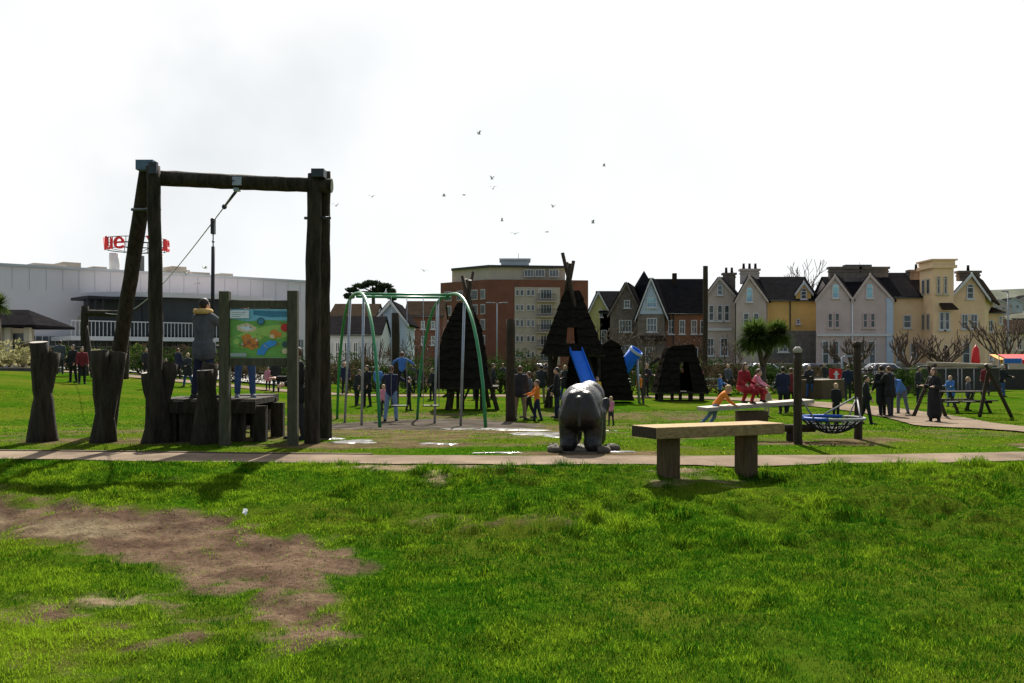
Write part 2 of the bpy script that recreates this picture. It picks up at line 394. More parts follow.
PALE = [(436, 476, 20, 9, .75), (400, 468, 28, 3, .9), (705, 480, 60, 9, .3), (120, 600, 50, 12, .45), (60, 528, 120, 14, .55), (200, 480, 40, 4, .3), (690, 470, 70, 4, .35), (440, 466, 120, 3, .4)]
PLAY = [(-2.3, 24.5, 6.6, 7.5, .6), (0, 24, 10, 7, .22), (6, 22, 7, 4, .2), (-10, 24, 7, 6, .15), (-6.0, 22, 5, 3, .5), (-2.2, 26.2, 6.2, 3.6, 1), (.4, 21, 3.0, 1.1, .7), (1.5, 25, 4, 1.5, .7), (-2.4, 17.2, 3, .9, .6), (6, 25, 3.5, 2.4, .45), (1.2, 15.7, 1.6, .7, .9), (5.4, 17.6, 1.7, .7, .7), (6.3, 18.4, 1.5, .8, .5), (-6.4, 18.2, 3.2, 1.0, .55), (9.7, 17.4, 1.5, .5, .7), (4, 34, 5, 4, .4), (-3, 33, 6, 3, .4)]
def masks(x, y, z, full=False):
    px, py = pix(x, y, z)
    n = fbm(x * 1.7, y * 1.7, 4) - .5; n2 = fbm(x * 5.5, y * 5.5 + 40, 3) - .5
    near = (y < 14.9) & (y > 3)
    d = blob(px, py, DIRT); d = np.minimum(d, .9 - 1.3 * np.maximum(blob(px, py, ISLE), 0))
    d0 = d + n * 1.15 + n2 * 1.0; d = sstep(-.05, .45, d0) * near; soft = sstep(-.5, .75, d0) * near
    p = sstep(.05, .6, blob(px, py, PALE) + n * .9 + n2 * .9) * near
    pl = np.full(x.shape, -9.0)
    for cx, cy, rx, ry, w in PLAY: pl = np.maximum(pl, w * (1 - ((x - cx) / rx) ** 2 - ((y - cy) / ry) ** 2))
    d = np.maximum(d, .85 * sstep(.05, .5, pl + n * .9 + n2 * .4) * (y > 15))
    soft = np.maximum(soft, .8 * d * (y > 15))
    return (d, p, soft) if full else (d, p)

def axis(lo, hi, step, far_lo, far_hi, g=1.16):
    a = list(np.arange(lo, hi + 1e-6, step)); s = step; v = hi
    while v < far_hi: s *= g; v += s; a.append(v)
    s = step; v = lo
    while v > far_lo: s *= g; v -= s; a.insert(0, v)
    return np.array(a)
xs = axis(-9.5, 9.5, .075, -3000, 3000); ys = axis(4.5, 19, .075, -400, 4000)
ys = np.unique(np.concatenate([ys, np.arange(19.5, 60, .5)])); xs = np.unique(np.concatenate([xs, np.arange(-30, -10, .5), np.arange(10, 30, .5)]))
xx, yy = np.meshgrid(xs, ys); xf = xx.ravel(); yf = yy.ravel()
zf = gz(xf, yf)
nx, ny = len(xs), len(ys)
me = bpy.data.meshes.new('ground')
i = np.arange(nx * ny).reshape(ny, nx)
q = np.stack([i[:-1, :-1], i[:-1, 1:], i[1:, 1:], i[1:, :-1]], -1).reshape(-1, 4)
me.vertices.add(nx * ny); me.vertices.foreach_set('co', np.stack([xf, yf, zf], -1).astype(np.float32).ravel())
me.loops.add(q.size); me.loops.foreach_set('vertex_index', q.ravel().astype(np.int32))
me.polygons.add(len(q)); me.polygons.foreach_set('loop_start', np.arange(0, q.size, 4, dtype=np.int32)); me.polygons.foreach_set('loop_total', np.full(len(q), 4, np.int32))
me.polygons.foreach_set('use_smooth', np.ones(len(q), bool)); me.update(); me.validate()
dm, pm = masks(xf, yf, zf)
for nm, a in (('dirt', dm), ('pale', pm)):
    at = me.attributes.new(nm, 'FLOAT', 'POINT'); at.data.foreach_set('value', a.astype(np.float32))
def ground_mat():
    m, nt, b = nodes('park turf and soil'); N = nt.nodes.new; Lk = nt.links.new
    tc = N('ShaderNodeTexCoord')
    def noise(s, d=6, r=.6):
        n = N('ShaderNodeTexNoise'); n.inputs['Scale'].default_value = s; n.inputs['Detail'].default_value = d; n.inputs['Roughness'].default_value = r; Lk(tc.outputs['Object'], n.inputs['Vector']); return n.outputs[0]
    def ramp(f, c0, c1, a=.3, z=.7):
        r = N('ShaderNodeValToRGB'); e = r.color_ramp.elements; e[0].position = a; e[1].position = z; e[0].color = (*c0, 1); e[1].color = (*c1, 1); Lk(f, r.inputs[0]); return r.outputs[0]
    def mix(f, a, c, mode='MIX'):
        x = N('ShaderNodeMix'); x.data_type = 'RGBA'; x.blend_type = mode
        if isinstance(f, float): x.inputs[0].default_value = f
        else: Lk(f, x.inputs[0])
        Lk(a, x.inputs[6]); Lk(c, x.inputs[7]); return x.outputs[2]
    g = mix(ramp(noise(.35, 4), (0, 0, 0), (1, 1, 1), .4, .62), ramp(noise(9), (.012, .045, .002), (.05, .115, .005)), ramp(noise(7), (.05, .075, .006), (.095, .115, .012)))
    s = mix(ramp(noise(2.2, 5), (0, 0, 0), (1, 1, 1), .42, .6), ramp(noise(14, 8, .75), (.040, .026, .018), (.125, .080, .055)), ramp(noise(22, 8, .75), (.07, .045, .03), (.22, .155, .10)))
    p = ramp(noise(18, 8, .7), (.12, .09, .05), (.28, .22, .14))
    a1 = N('ShaderNodeAttribute'); a1.attribute_name = 'dirt'; a2 = N('ShaderNodeAttribute'); a2.attribute_name = 'pale'
    c = mix(a1.outputs['Fac'], g, s); c = mix(a2.outputs['Fac'], c, p)
    Lk(c, b.inputs['Base Color']); b.inputs['Roughness'].default_value = .95; b.inputs['Specular IOR Level'].default_value = 0
    bp = N('ShaderNodeBump'); bp.inputs['Strength'].default_value = .9; bp.inputs['Distance'].default_value = .03
    Lk(noise(24, 8, .75), bp.inputs['Height']); Lk(bp.outputs[0], b.inputs['Normal'])
    return m
me.materials.append(ground_mat())
ground = bpy.data.objects.new('ground', me); COL.objects.link(ground); ground['kind'] = 'structure'

def ribbon(name, R, w, m, lift, nseg=6, side=0.0, wob=.09, h=0):
    mb = MB(); n = len(R); rows = []
    for i in range(n):
        t = R[min(i + 1, n - 1)] - R[max(i - 1, 0)]; t = t / np.linalg.norm(t); nn = np.array([-t[1], t[0]])
        L = w / 2 + wob * (float(fbm(R[i][0] * 1.1 + 50, R[i][1] * 1.1, 3)) - .5) * 2; Q = w / 2 + wob * (float(fbm(R[i][0] * 1.1 + 90, R[i][1] * 1.1 + 31, 3)) - .5) * 2
        pts = [R[i] + nn * (side - L + (L + Q) * k / nseg) for k in range(nseg + 1)]
        rows.append([(p[0], p[1], G(p[0], p[1]) + lift) for p in pts])
    vs = [p for r in rows for p in r]; k = nseg + 1
    fs = [(a * k + c, (a + 1) * k + c, (a + 1) * k + c + 1, a * k + c + 1) for a in range(n - 1) for c in range(nseg)]
    mb.add(vs, fs, 0, True)
    if h:
        mb.add([(p[0], p[1], p[2] - h) for p in vs], [f[::-1] for f in fs], 0, False)
        for c in (0, nseg):
            mb.add([rows[a][c] for a in range(n)] + [(rows[a][c][0], rows[a][c][1], rows[a][c][2] - h) for a in range(n)], [(a, a + 1, n + a + 1, n + a) for a in range(n - 1)], 0, False)
    o = mb.build(name, m); o['kind'] = 'structure'; return o
ribbon('path', RA, WA, M['path'], .016)
ribbon('path', RB, WB, M['path'], .035)
edge = resample([p for p in PATH_A if p[0] <= -4] + [(-2.2, 14.75)], .25)
ribbon('path_edging', edge, .07, M['kerbedge'], .03, 1, side=WA / 2 + .05, wob=.015, h=.08)

def surface_blob(name, cx, cy, rx, ry, m, lift, seed, rag=.3, label=None):
    R = random.Random(seed); n = 48; vs = [(cx, cy, G(cx, cy) + lift)]; k = 6
    for r in range(1, k + 1):
        for j in range(n):
            a = 2 * math.pi * j / n
            s = 1 + rag * 2 * (float(fbm(math.cos(a) * 1.4 + seed * 3.1, math.sin(a) * 1.4 + seed, 3)) - .5)
            x = cx + rx * math.cos(a) * s * r / k; y = cy + ry * math.sin(a) * s * r / k
            vs.append((x, y, (G(x, y) if name != 'puddle' else .5 * G(x, y) + .5 * G(cx, cy)) + lift * (1 if r < k else .1)))
    fs = [(0, 1 + j, 1 + (j + 1) % n) for j in range(n)]
    for r in range(k - 1):
        for j in range(n): fs.append((1 + r * n + j, 1 + (r + 1) * n + j, 1 + (r + 1) * n + (j + 1) % n, 1 + r * n + (j + 1) % n))
    mb = MB(); mb.add(vs, fs, 0, True); o = mb.build(name, m); o['kind'] = 'structure'; return o
surface_blob('safety_matting', X(424, 27.4), 27.4, 3.3, 4.5, M['rubber'], .03, 2, .12)
for i, (px, d, rx, ry, up) in enumerate([(352, 17.9, .55, .5, .04), (322, 18.6, .4, .3, .04), (540, 20.2, .75, .7, .05), (566, 19.3, .5, .4, .05), (478, 23.3, 1.3, .55, .05), (520, 22.5, .8, .35, .05), (440, 17.4, .45, .22, .04), (612, 15.95, .35, .14, .05), (497, 15.75, .45, .12, .05), (585, 22, .7, .3, .05)]):
    surface_blob('puddle', X(px, d), d, rx * .8, ry * .8, M['water'], .016, 5 + i, .7)

# ------------------------------------------------------------------ grass
def grass(name, n, d0, d1, h0, h1, w0, seed, seg2=True, wk=.0):
    R = np.random.default_rng(seed)
    # uniform over the wedge in view (with a margin either side), thinned with distance
    y = d0 + (d1 - d0) * R.random(n) ** .9
    x = (R.random(n) * 2 - 1) * (.57 * y + 2.4)
    z = gz(x, y)
    _, pm, dm = masks(x, y, z, True); pd = pathdist(x, y)
    cl = fbm(x * 2.1 + 7, y * 2.1, 4); big = fbm(x * .33 + 2, y * .33 + 8, 3); fine = fbm(x * 6 + 1, y * 6, 2)
    keep = (R.random(n) < np.clip(1.0 - dm * .99, .0, 1) * np.clip(1 - pm * .95, 0, 1) * np.clip(.35 + 1.6 * (cl - .2), .25, 1)) & (pd > .02 + .12 * (fine - .5))
    x, y, z, cl, big, fine, dm = [a[keep] for a in (x, y, z, cl, big, fine, dm)]; n = len(x)
    tuft = sstep(.55, .8, fbm(x * 4.2 + 31, y * 4.2 + 7, 3))
    h = (1 + .9 * sstep(9.4, 11, y) * (y < 14.5) * sstep(-4, 1, x) * tuft) * (h0 + (h1 - h0) * (R.random(n) ** 1.6)) * (.55 + .9 * cl + 1.1 * tuft) * (1 - .45 * dm)
    h = h * (1 - .6 * np.exp(-((x - 2.7) / 1.7) ** 2 - ((y - 12.8) / 1.1) ** 2))
    a = R.random(n) * 2 * np.pi; lean = h * (.25 + .7 * R.random(n)); f = R.random(n) * 2 * np.pi
    w = (w0 + wk * y) * (.6 + .8 * R.random(n))
    ux, uy = np.cos(f), np.sin(f); lx, ly = np.cos(a) * lean, np.sin(a) * lean
    P = np.empty((n, 5, 3)); b = np.stack([x, y, z - .004], -1)
    P[:, 0] = b - np.stack([ux * w / 2, uy * w / 2, 0 * w], -1); P[:, 1] = b + np.stack([ux * w / 2, uy * w / 2, 0 * w], -1)
    mid = b + np.stack([lx * .3, ly * .3, h * .62], -1)
    P[:, 2] = mid + np.stack([ux * w * .38, uy * w * .38, 0 * w], -1); P[:, 3] = mid - np.stack([ux * w * .38, uy * w * .38, 0 * w], -1)
    P[:, 4] = b + np.stack([lx, ly, h], -1)
    me = bpy.data.meshes.new(name)
    me.vertices.add(n * 5); me.vertices.foreach_set('co', P.astype(np.float32).ravel())
    o = (np.arange(n) * 5)[:, None]
    idx = np.concatenate([o + np.array([0, 1, 2, 3]), o + np.array([3, 2, 4])], 1)
    me.loops.add(n * 7); me.loops.foreach_set('vertex_index', idx.ravel().astype(np.int32))
    ls = np.stack([np.arange(n) * 7, np.arange(n) * 7 + 4], -1).ravel(); lt = np.tile([4, 3], n)
    me.polygons.add(n * 2); me.polygons.foreach_set('loop_start', ls.astype(np.int32)); me.polygons.foreach_set('loop_total', lt.astype(np.int32))
    me.polygons.foreach_set('use_smooth', np.ones(2 * n, bool)); me.update()
    # young blades are green, worn and dry ones yellow
    px, py = pix(x, y, z)
    dry = .55 * sstep(.46, .68, big) + .5 * dm + .30 * sstep(260, 0, px) * (y < 14)
    t = np.clip(.04 + .50 * R.random(n) ** 1.3 + .42 * dry + .5 * (fine - .5) + .9 * (cl - .5) * (y < 14.6), 0, 1)
    t = np.where(R.random(n) < .06, 1.0, t)  # scattered blades get full tint as painted sun highlights
    at = me.attributes.new('tint', 'FLOAT', 'POINT'); at.data.foreach_set('value', np.repeat(t, 5).astype(np.float32))
    me.materials.append(M['grass']); ob = bpy.data.objects.new(name, me); COL.objects.link(ob)
    return ob
tag(grass('grass', 800000, 5.4, 14.6, .014, .044, .0026, 1, wk=.0003), 'short bright green grass covering the foreground bank below the path', 'grass', kind='stuff')
tag(grass('grass', 190000, 15.2, 38, .010, .026, .006, 2, wk=.0005), 'worn short grass between the play equipment behind the path', 'grass', kind='stuff')

# clods and small stones lying on the bare soil
def clods(n):
    R = np.random.default_rng(9)
    y = 6 + 8 * R.random(n); x = (R.random(n) * 2 - 1.15) * .5 * y; z = gz(x, y); d, p, s = masks(x, y, z, True)
    k = R.random(n) < d * .9; x, y, z = x[k], y[k], z[k]; n = len(x)
    r = .003 + .007 * R.random(n) ** 3
    base = np.array([(1, 0, 0), (-.5, .87, 0), (-.5, -.87, 0), (0, 0, .8), (0, 0, -.3)])
    V = base[None] * r[:, None, None] * (.7 + .6 * R.random((n, 5, 1))); a = R.random(n) * 6.28; c, s_ = np.cos(a)[:, None], np.sin(a)[:, None]
    V = np.stack([V[..., 0] * c - V[..., 1] * s_, V[..., 0] * s_ + V[..., 1] * c, V[..., 2]], -1) + np.stack([x, y, z + .003], -1)[:, None]
    f = (np.arange(n) * 5)[:, None, None] + np.array([(0, 1, 3), (1, 2, 3), (2, 0, 3)])[None]
    me = bpy.data.meshes.new('clods'); me.from_pydata(V.reshape(-1, 3).tolist(), [], f.reshape(-1, 3).tolist()); me.materials.append(mat('dry clods', (.17, .12, .08), .95, .6, 40, 0, spec=0))
    o = bpy.data.objects.new('soil_clods', me); COL.objects.link(o); return tag(o, 'small crumbs and clods of dry soil scattered over the bare patch', 'soil', kind='stuff')
clods(30000)
# ------------------------------------------------------------------ near things
def log_path(p0, p1, k=8, bend=.03, seed=0):
    R = random.Random(seed); p0 = Vector(p0); p1 = Vector(p1); L = (p1 - p0).length; out = []
    b = Vector((R.uniform(-1, 1), R.uniform(-1, 1), 0)) * bend * L
    for i in range(k + 1):
        t = i / k
        out.append(p0.lerp(p1, t) + b * math.sin(math.pi * t) + Vector((R.uniform(-1, 1), R.uniform(-1, 1), 0)) * .006)
    return out
def log_obj(name, p0, p1, r0, r1, parent, seed, m='log', bend=.02, end='logend', k=9):
    mb = MB(); pts = log_path(p0, p1, k, bend, seed); rs = [r0 + (r1 - r0) * i / k for i in range(k + 1)]
    mb.tube(pts, rs, 14, 0, 1, .10, seed)
    return mb.build(name, [M[m], M[end]], parent)

# crossed stumps
def stump(d, logs, label, seed):
    cx = sum(l[0][0] for l in logs) / len(logs)
    t = thing('log_stump', label, 'log stump', (X(cx, d), d, G(X(cx, d), d)), group='crossed log stumps beside the path')
    for i, (b, tp, r0, r1, dd) in enumerate(logs):
        db = d + dd; x = X(b[0], db)
        log_obj('log', (x, db, G(x, db) - .15), (X(tp[0], d - dd), d - dd, Z(tp[1], d - dd)), r0, r1, t, seed + i, bend=.015)
stump(18.0, [((35, 440), (53, 352), .165, .13, -.10), ((51, 440), (38, 342), .165, .15, .12)], 'short hourglass pair of crossed logs standing farthest left on the grass', 31)
stump(17.8, [((97, 443), (119, 352), .17, .155, -.10), ((109, 443), (99, 350), .17, .15, .12)], 'forked pair of logs with V shaped top at the foot of the leaning frame log', 41)
stump(17.7, [((149, 444), (170, 363), .17, .15, -.14), ((163, 444), (151, 372), .19, .17, .12)], 'thick crossed logs in front of the straight left leg of the tall frame', 51)
stump(17.4, [((198, 447), (211, 364), .16, .14, -.10), ((211, 446), (205, 370), .17, .14, .1)], 'crossed logs in front of the timber platform, nearest the map board', 61)

# tall frame with cable
D = 17.6
fr = thing('cable_ride_frame', 'tall dark log frame with crossbar holding the cable ride', 'frame', (X(230, D), D, G(X(230, D), D)))
def at(px, py, d): return (X(px, d), d, Z(py, d))
def atg(px, d, dz=-.2): return (X(px, d), d, G(X(px, d), d) + dz)
log_obj('leg', atg(107, 20.2), at(148, 166, D + .1), .145, .13, fr, 1, k=16, bend=.008)
log_obj('leg', atg(150, 17.5), at(153, 166, D - .2), .125, .115, fr, 2, k=16, bend=.012)
log_obj('leg', atg(312, 17.6), at(315, 174, D + .0), .14, .125, fr, 3, k=16, bend=.006)
log_obj('leg', atg(325, 18.7), at(324, 171, D + .2), .14, .125, fr, 4, k=16, bend=.010)
cb = log_obj('crossbar', at(154, 178, D - .02), at(332, 186, D), .135, .125, fr, 5, k=16, bend=.004)
mb = MB(); mb.box(at(147, 166, D - .05), (.30, .28, .17)); mb.build('metal_cap', M['bluesteel'], fr)
mb = MB(); mb.box(at(153, 168, D - .35), (.14, .06, .2)); mb.build('end_plate', M['darksteel'], fr)
mb = MB(); mb.box(at(319, 174, D - .1), (.22, .3, .14)); mb.build('end_plate', M['darksteel'], fr)
for px0, px1, py in ((132, 160, 209.5), (305, 330, 218)):
    mb = MB(); mb.tube([at(px0, py, D + .3), at(px1, py, D - .1)], .028, 8); mb.build('bolt', M['darksteel'], fr)
mb = MB(); mb.box(at(237, 181, D - .15), (.16, .03, .15)); mb.box(at(237, 189, D), (.1, .12, .08)); bk = mb.build('bracket', M['steel'], fr)
mb = MB(); mb.tube([(lambda q: (q[0], q[1] - .17, q[2]))(at(237 + k, 181, D)) for k in (-3, -3)][:1] + [at(234, 181, D - .19)], .01, 6); mb.build('bolt_plate', M['darksteel'], fr)
# far frame, cable, trolley
D2 = 50.0
fr2 = thing('cable_ride_frame', 'small far log goal frame at the end of the cable, left of the terrace', 'frame', atg(104, D2, 0))
zt = Z(313, D2)
for px in (85, 124): log_obj('leg', atg(px, D2), (X(px, D2), D2, zt + .35), .2, .17, fr2, px)
log_obj('crossbar', (X(83, D2), D2, zt), (X(126, D2), D2, zt - .03), .17, .16, fr2, 77)
log_obj('brace', atg(93, D2 - 1.5), (X(86, D2), D2, zt - .6), .1, .09, fr2, 78)
c0 = Vector(at(237, 190, D)); c1 = Vector((X(105, D2), D2, zt))
def cab(s):
    p = c0.lerp(c1, s); p.z -= 1.1 * math.sin(math.pi * s) ** 1.0 * (1 if s > 0 else 0) * .75; return p
mb = MB(); mb.tube([cab(i / 30) for i in range(31)], .012, 6); cable = mb.build('steel_cable', M['steel']); tag(cable, 'thin steel cable running from the tall frame to the far goal frame', 'cable')
mb = MB(); mb.tube([cab(.003), cab(.033)], [.028, .022], 8); mb.ell(cab(.036), .05, 8); s = mb.build('cable_spring', M['darksteel']); tag(s, 'dark buffer spring threaded on the cable just under the crossbar', 'buffer')
tp = cab(.072)
tr = thing('cable_trolley', 'hanging cable ride trolley with a straight dark rod and seat', 'trolley', tuple(tp))
mb = MB(); mb.box((tp.x, tp.y, tp.z - .10), (.07, .12, .30)); mb.tube([(tp.x - .04, tp.y, tp.z + .02), (tp.x + .04, tp.y, tp.z + .02)], .05, 10); mb.build('pulley_block', M['darksteel'], tr)
mb = MB(); mb.tube([(tp.x, tp.y, tp.z - .25), (tp.x, tp.y, tp.z - .52)], .014, 6); mb.ell((tp.x, tp.y, tp.z - .4), .03, 8); mb.build('chain', M['steel'], tr)
mb = MB(); mb.tube([(tp.x, tp.y, tp.z - .5), (tp.x - .02, tp.y, 1.75)], .038, 8); mb.build('rod', M['black'], tr)
mb = MB(); mb.tube([(tp.x - .02, tp.y, 1.76), (tp.x - .02, tp.y, 1.69)], [.16, .17], 14); mb.build('button_seat', M['black'], tr)

# platform of timber
D = 18.6
pf = thing('timber_platform', 'dark timber launch platform like a heavy table under the standing people', 'platform', atg(216, D, 0))
zt = Z(397.5, D)
mb = MB()
for i in range(5): mb.box((X(216, D), D - .62 + i * .31, zt - .05), (1.86, .29, .10))
mb.build('deck', [M['log']], pf)
for q in (-.82, .76): mb = MB(); mb.box((X(216, D), D + q, zt - .14), (1.9, .07, .22)); mb.build('side_beam', M['log'], pf)
for px in (171, 187, 238, 260):
    for dd in (-.7, .65):
        x = X(px, D - .7); mb = MB(); mb.box((x, D + dd, (zt - .1 + G(x, D)) / 2 - .08), (.24, .16, zt - .1 - G(x, D) + .12)); mb.build('leg', M['log'], pf)
mb = MB(); mb.box((X(216, D), D + .68, .45), (1.6, .05, .5)); mb.build('back_board', M['log'], pf)
D = 21.5
st = thing('step_block', 'lower timber step behind the right end of the launch platform', 'step', atg(259, D, 0))
mb = MB(); mb.box((X(257, D), D, Z(398, D)), (.75, .8, .16)); mb.build('tread', M['log'], st)
for sx in (-.25, .25):
    mb = MB(); mb.box((X(257, D) + sx, D, .27), (.16, .6, .62)); mb.build('leg', M['log'], st)

# map board
D = 17.2
sg = thing('map_board', 'wooden framed colourful park map board on two square posts', 'sign', atg(259, D, 0))
for px, py in ((225, 291.5), (293, 291)):
    x = X(px, D); g = G(x, D); mb = MB(); zt = Z(py, D); mb.box((x, D, (zt + g) / 2 - .1), (.17, .15, zt - g + .2)); mb.build('post', M['post'], sg)
mb = MB(); xm = X(259, D)
mb.box((xm, D + .01, Z(304, D)), (1.0, .09, .12)); mb.build('rail', M['post'], sg)
mb = MB(); mb.box((xm, D + .01, Z(362, D)), (1.0, .09, .13)); mb.build('rail', M['post'], sg)
x0, x1, z0, z1 = X(229.5, D), X(289, D), Z(358, D), Z(309, D)
mb = MB(); mb.box(((x0 + x1) / 2, D + .02, (z0 + z1) / 2), (x1 - x0, .03, z1 - z0)); pn = mb.build('panel', mat('printed board backing', (.55, .62, .55), .4, .05, 4, 0, spec=.4), sg)
PC = {'green': (.17, .42, .08), 'lime': (.36, .58, .12), 'sky': (.22, .55, .72), 'sea': (.05, .22, .36), 'sand': (.72, .60, .36), 'orange': (.72, .25, .04), 'brown': (.40, .14, .05), 'pond': (.05, .30, .75), 'red': (.62, .03, .03), 'dark': (.05, .10, .10), 'white': (.75, .82, .86), 'grey': (.35, .42, .42)}
pk = list(PC); pm_ = [mat('map ' + k, c, .35, .12, 9, 0, spec=.4) for k, c in PC.items()]
mb = MB(); yl = [D + .004]
def mp(u, v): return (x0 + (x1 - x0) * u, yl[0], z1 - (z1 - z0) * v)
def patch(pts, c): mb.add([mp(*p) for p in pts], [tuple(range(len(pts)))[::-1]], pk.index(c)); yl[0] -= .0011
def disc(u, v, r, c, ry=None, n=20, jag=0, seed=0):
    R = random.Random(seed); ry = ry or r * 1.2
    patch([(u + r * math.cos(a) * (1 + jag * R.uniform(-1, 1)), v - ry * math.sin(a) * (1 + jag * R.uniform(-1, 1))) for a in [2 * math.pi * i / n for i in range(n)]], c)
patch([(.005, .995), (.995, .995), (.995, .005), (.005, .005)], 'green')
patch([(.005, .2), (.3, .25), (.6, .22), (.995, .24), (.995, .005), (.005, .005)], 'sky')
patch([(.4, .12), (.7, .17), (.995, .16), (.995, .05), (.4, .03)], 'sea')
patch([(.005, .6), (.2, .5), (.4, .42), (.6, .35), (.95, .3), (.995, .55), (.8, .62), (.6, .55), (.4, .75), (.2, .8), (.005, .75)], 'lime')
patch([(.12, .34), (.3, .28), (.46, .38), (.42, .46), (.25, .48), (.13, .43)], 'sand')
patch([(.16, .38), (.3, .33), (.4, .40), (.3, .45)], 'white')
for i, (u, v, r) in enumerate([(.3, .62, .09), (.38, .72, .1), (.27, .72, .06), (.43, .66, .06)]): disc(u, v, r, 'orange', jag=.3, seed=i)
for i, (u, v, r) in enumerate([(.33, .68, .04), (.4, .75, .035), (.25, .74, .03), (.47, .72, .025)]): disc(u, v, r, 'brown', jag=.3, seed=i + 9)
disc(.76, .5, .07, 'orange', jag=.3, seed=3); disc(.72, .56, .04, 'sand', jag=.3, seed=4); disc(.84, .52, .04, 'orange', jag=.3, seed=5)
patch([(.46, .93), (.48, .82), (.58, .70), (.68, .64), (.80, .66), (.78, .74), (.66, .80), (.58, .94)], 'pond')
disc(.13, .68, .1, 'green'); disc(.12, .66, .05, 'lime')
disc(.53, .25, .065, 'dark'); disc(.53, .25, .05, 'sea'); disc(.935, .38, .07, 'red'); disc(.935, .72, .05, 'dark'); disc(.935, .86, .05, 'sand')
for i in range(22):
    R = random.Random(i); disc(R.uniform(.1, .9), R.uniform(.28, .92), R.uniform(.008, .02), R.choice(['dark', 'brown', 'green', 'white', 'grey']), n=7, jag=.4, seed=i)
patch([(.02, .19), (.34, .19), (.34, .03), (.02, .03)], 'white')
for k in range(3): patch([(.05, .08 + k * .04), (.28 - .04 * k, .08 + k * .04), (.28 - .04 * k, .066 + k * .04), (.05, .066 + k * .04)], 'grey')
patch([(.03, .97), (.3, .97), (.3, .9), (.03, .9)], 'grey')
mb.build('map_print', pm_, pn)

# plank bench in front
A = Vector((X(656, 12.7), 12.7, 0)); B = Vector((X(785, 13.6), 13.6, 0)); u = (B - A).normalized(); w = Vector((-u.y, u.x, 0)); L = (B - A).length
bn = thing('plank_bench', 'thick pale plank bench on two square blocks in front of the path', 'bench', ((A + B) / 2).to_tuple()[:2] + (-.1,))
rz = math.atan2(u.y, u.x); Wd = .58; zc = .54
mb = MB(); nseg = 14
c = A + u * (L / 2) + w * (Wd / 2)
import bmesh
def bevel_box(name, c, sz, rz, mats, parent, bev=.012, endmi=None):
    bm = bmesh.new(); bmesh.ops.create_cube(bm, size=1)
    bmesh.ops.scale(bm, vec=sz, verts=bm.verts)
    if bev: bmesh.ops.bevel(bm, geom=bm.edges[:], offset=bev, segments=2, affect='EDGES', profile=.6)
    if endmi is not None:
        for f in bm.faces:
            if f.normal.x < -.9: f.material_index = endmi
    bmesh.ops.rotate(bm, matrix=Matrix.Rotation(rz, 3, 'Z'), verts=bm.verts)
    o = Vector(c) - (parent.location if parent else Vector()); bmesh.ops.translate(bm, vec=o, verts=bm.verts)
    me = bpy.data.meshes.new(name); bm.to_mesh(me); bm.free()
    for m in mats: me.materials.append(m)
    ob = bpy.data.objects.new(name, me); COL.objects.link(ob)
    if parent: ob.parent = parent
    return ob
bevel_box('seat', (c.x, c.y, zc), (L, Wd, .15), rz, [M['plank'], M['plankend']], bn, .018, 1)
for s in (.185, .795):
    p = A + u * (L * s) + w * (Wd / 2); g = G(p.x, p.y) - .12; bevel_box('leg', (p.x, p.y, (.466 + g) / 2), (.20, .26, (.466 - g)), rz, [M['oakleg']], bn, .015)

# balance log behind the bench
D = 18.2
bb = thing('balance_log', 'low dark balance log lying behind the right end of the bench', 'balance log', atg(775, D, 0))
log_obj('beam', at(740, 427.5, D), at(815, 428, D - .1), .075, .07, bb, 91, 'logmid')
for px in (750, 790): log_obj('support', atg(px, D), at(px, 430, D), .07, .07, bb, px, 'logmid', k=3)

# net swing between two posts
pw = []
for px, pt, d, lab in ((798.5, 347, 17.4, 'tall round post with pale top at the left of the net seat'), (858, 341, 18.6, 'round dark post behind the right end of the net seat')):
    t = thing('round_post', lab, 'post', atg(px, d, 0)); log_obj('shaft', atg(px, d), at(px - 1, pt + 5, d), .075, .07, t, px if isinstance(px, int) else 7, 'logmid')
    mb = MB(); p = at(px - 1, pt + 2.5, d); mb.tube([(p[0], p[1], p[2] - .06), (p[0], p[1], p[2]), (p[0], p[1], p[2] + .05)], [.08, .08, .035], 14); mb.build('top_cap', M['logend' if px < 820 else 'logmid'], t)
C = Vector(at(832, 419, 17.9)); C.z = Z(418, 17.9)
nt_ = thing('net_seat', 'round black net seat with blue rim hung between two posts', 'net swing', tuple(C))
rx, ry = .55, .62
ring = [C + Vector((rx * math.cos(a), ry * math.sin(a), .10 * math.cos(a) * 0 + .0)) for a in [2 * math.pi * i / 28 for i in range(29)]]
mb = MB()
mb.tube(ring[4:20], .032, 8); mb.build('blue_rim', M['blue'], nt_)
mb = MB(); mb.tube(ring[19:] + ring[1:5], .026, 8); mb.build('pale_rim', M['rope'], nt_)
mb = MB()
def bowl(r, a): return C + Vector((rx * r * math.cos(a), ry * r * math.sin(a), -.27 * (1 - r * r)))
for k in range(18):
    a = 2 * math.pi * k / 18; mb.tube([bowl(r / 6, a + (.25 * (1 - r / 6))) for r in range(1, 7)], .014, 5)
    mb.tube([bowl(r / 6, a - (.25 * (1 - r / 6))) for r in range(1, 7)], .014, 5)
for r in (.2, .4, .6, .8): mb.tube([bowl(r, 2 * math.pi * k / 24) for k in range(25)], .014, 5)
mb.build('net', M['net'], nt_)
P1 = Vector(at(799, 396, 17.4)); P2 = Vector(at(857, 396, 18.6))
for i, (P, idx) in enumerate(((P1, 11), (P1, 17), (P2, 24), (P2, 3), (P2, 7))):
    mb = MB(); mb.tube([P, ring[idx]], .016, 6); mb.build('rope', M['rope'], nt_)

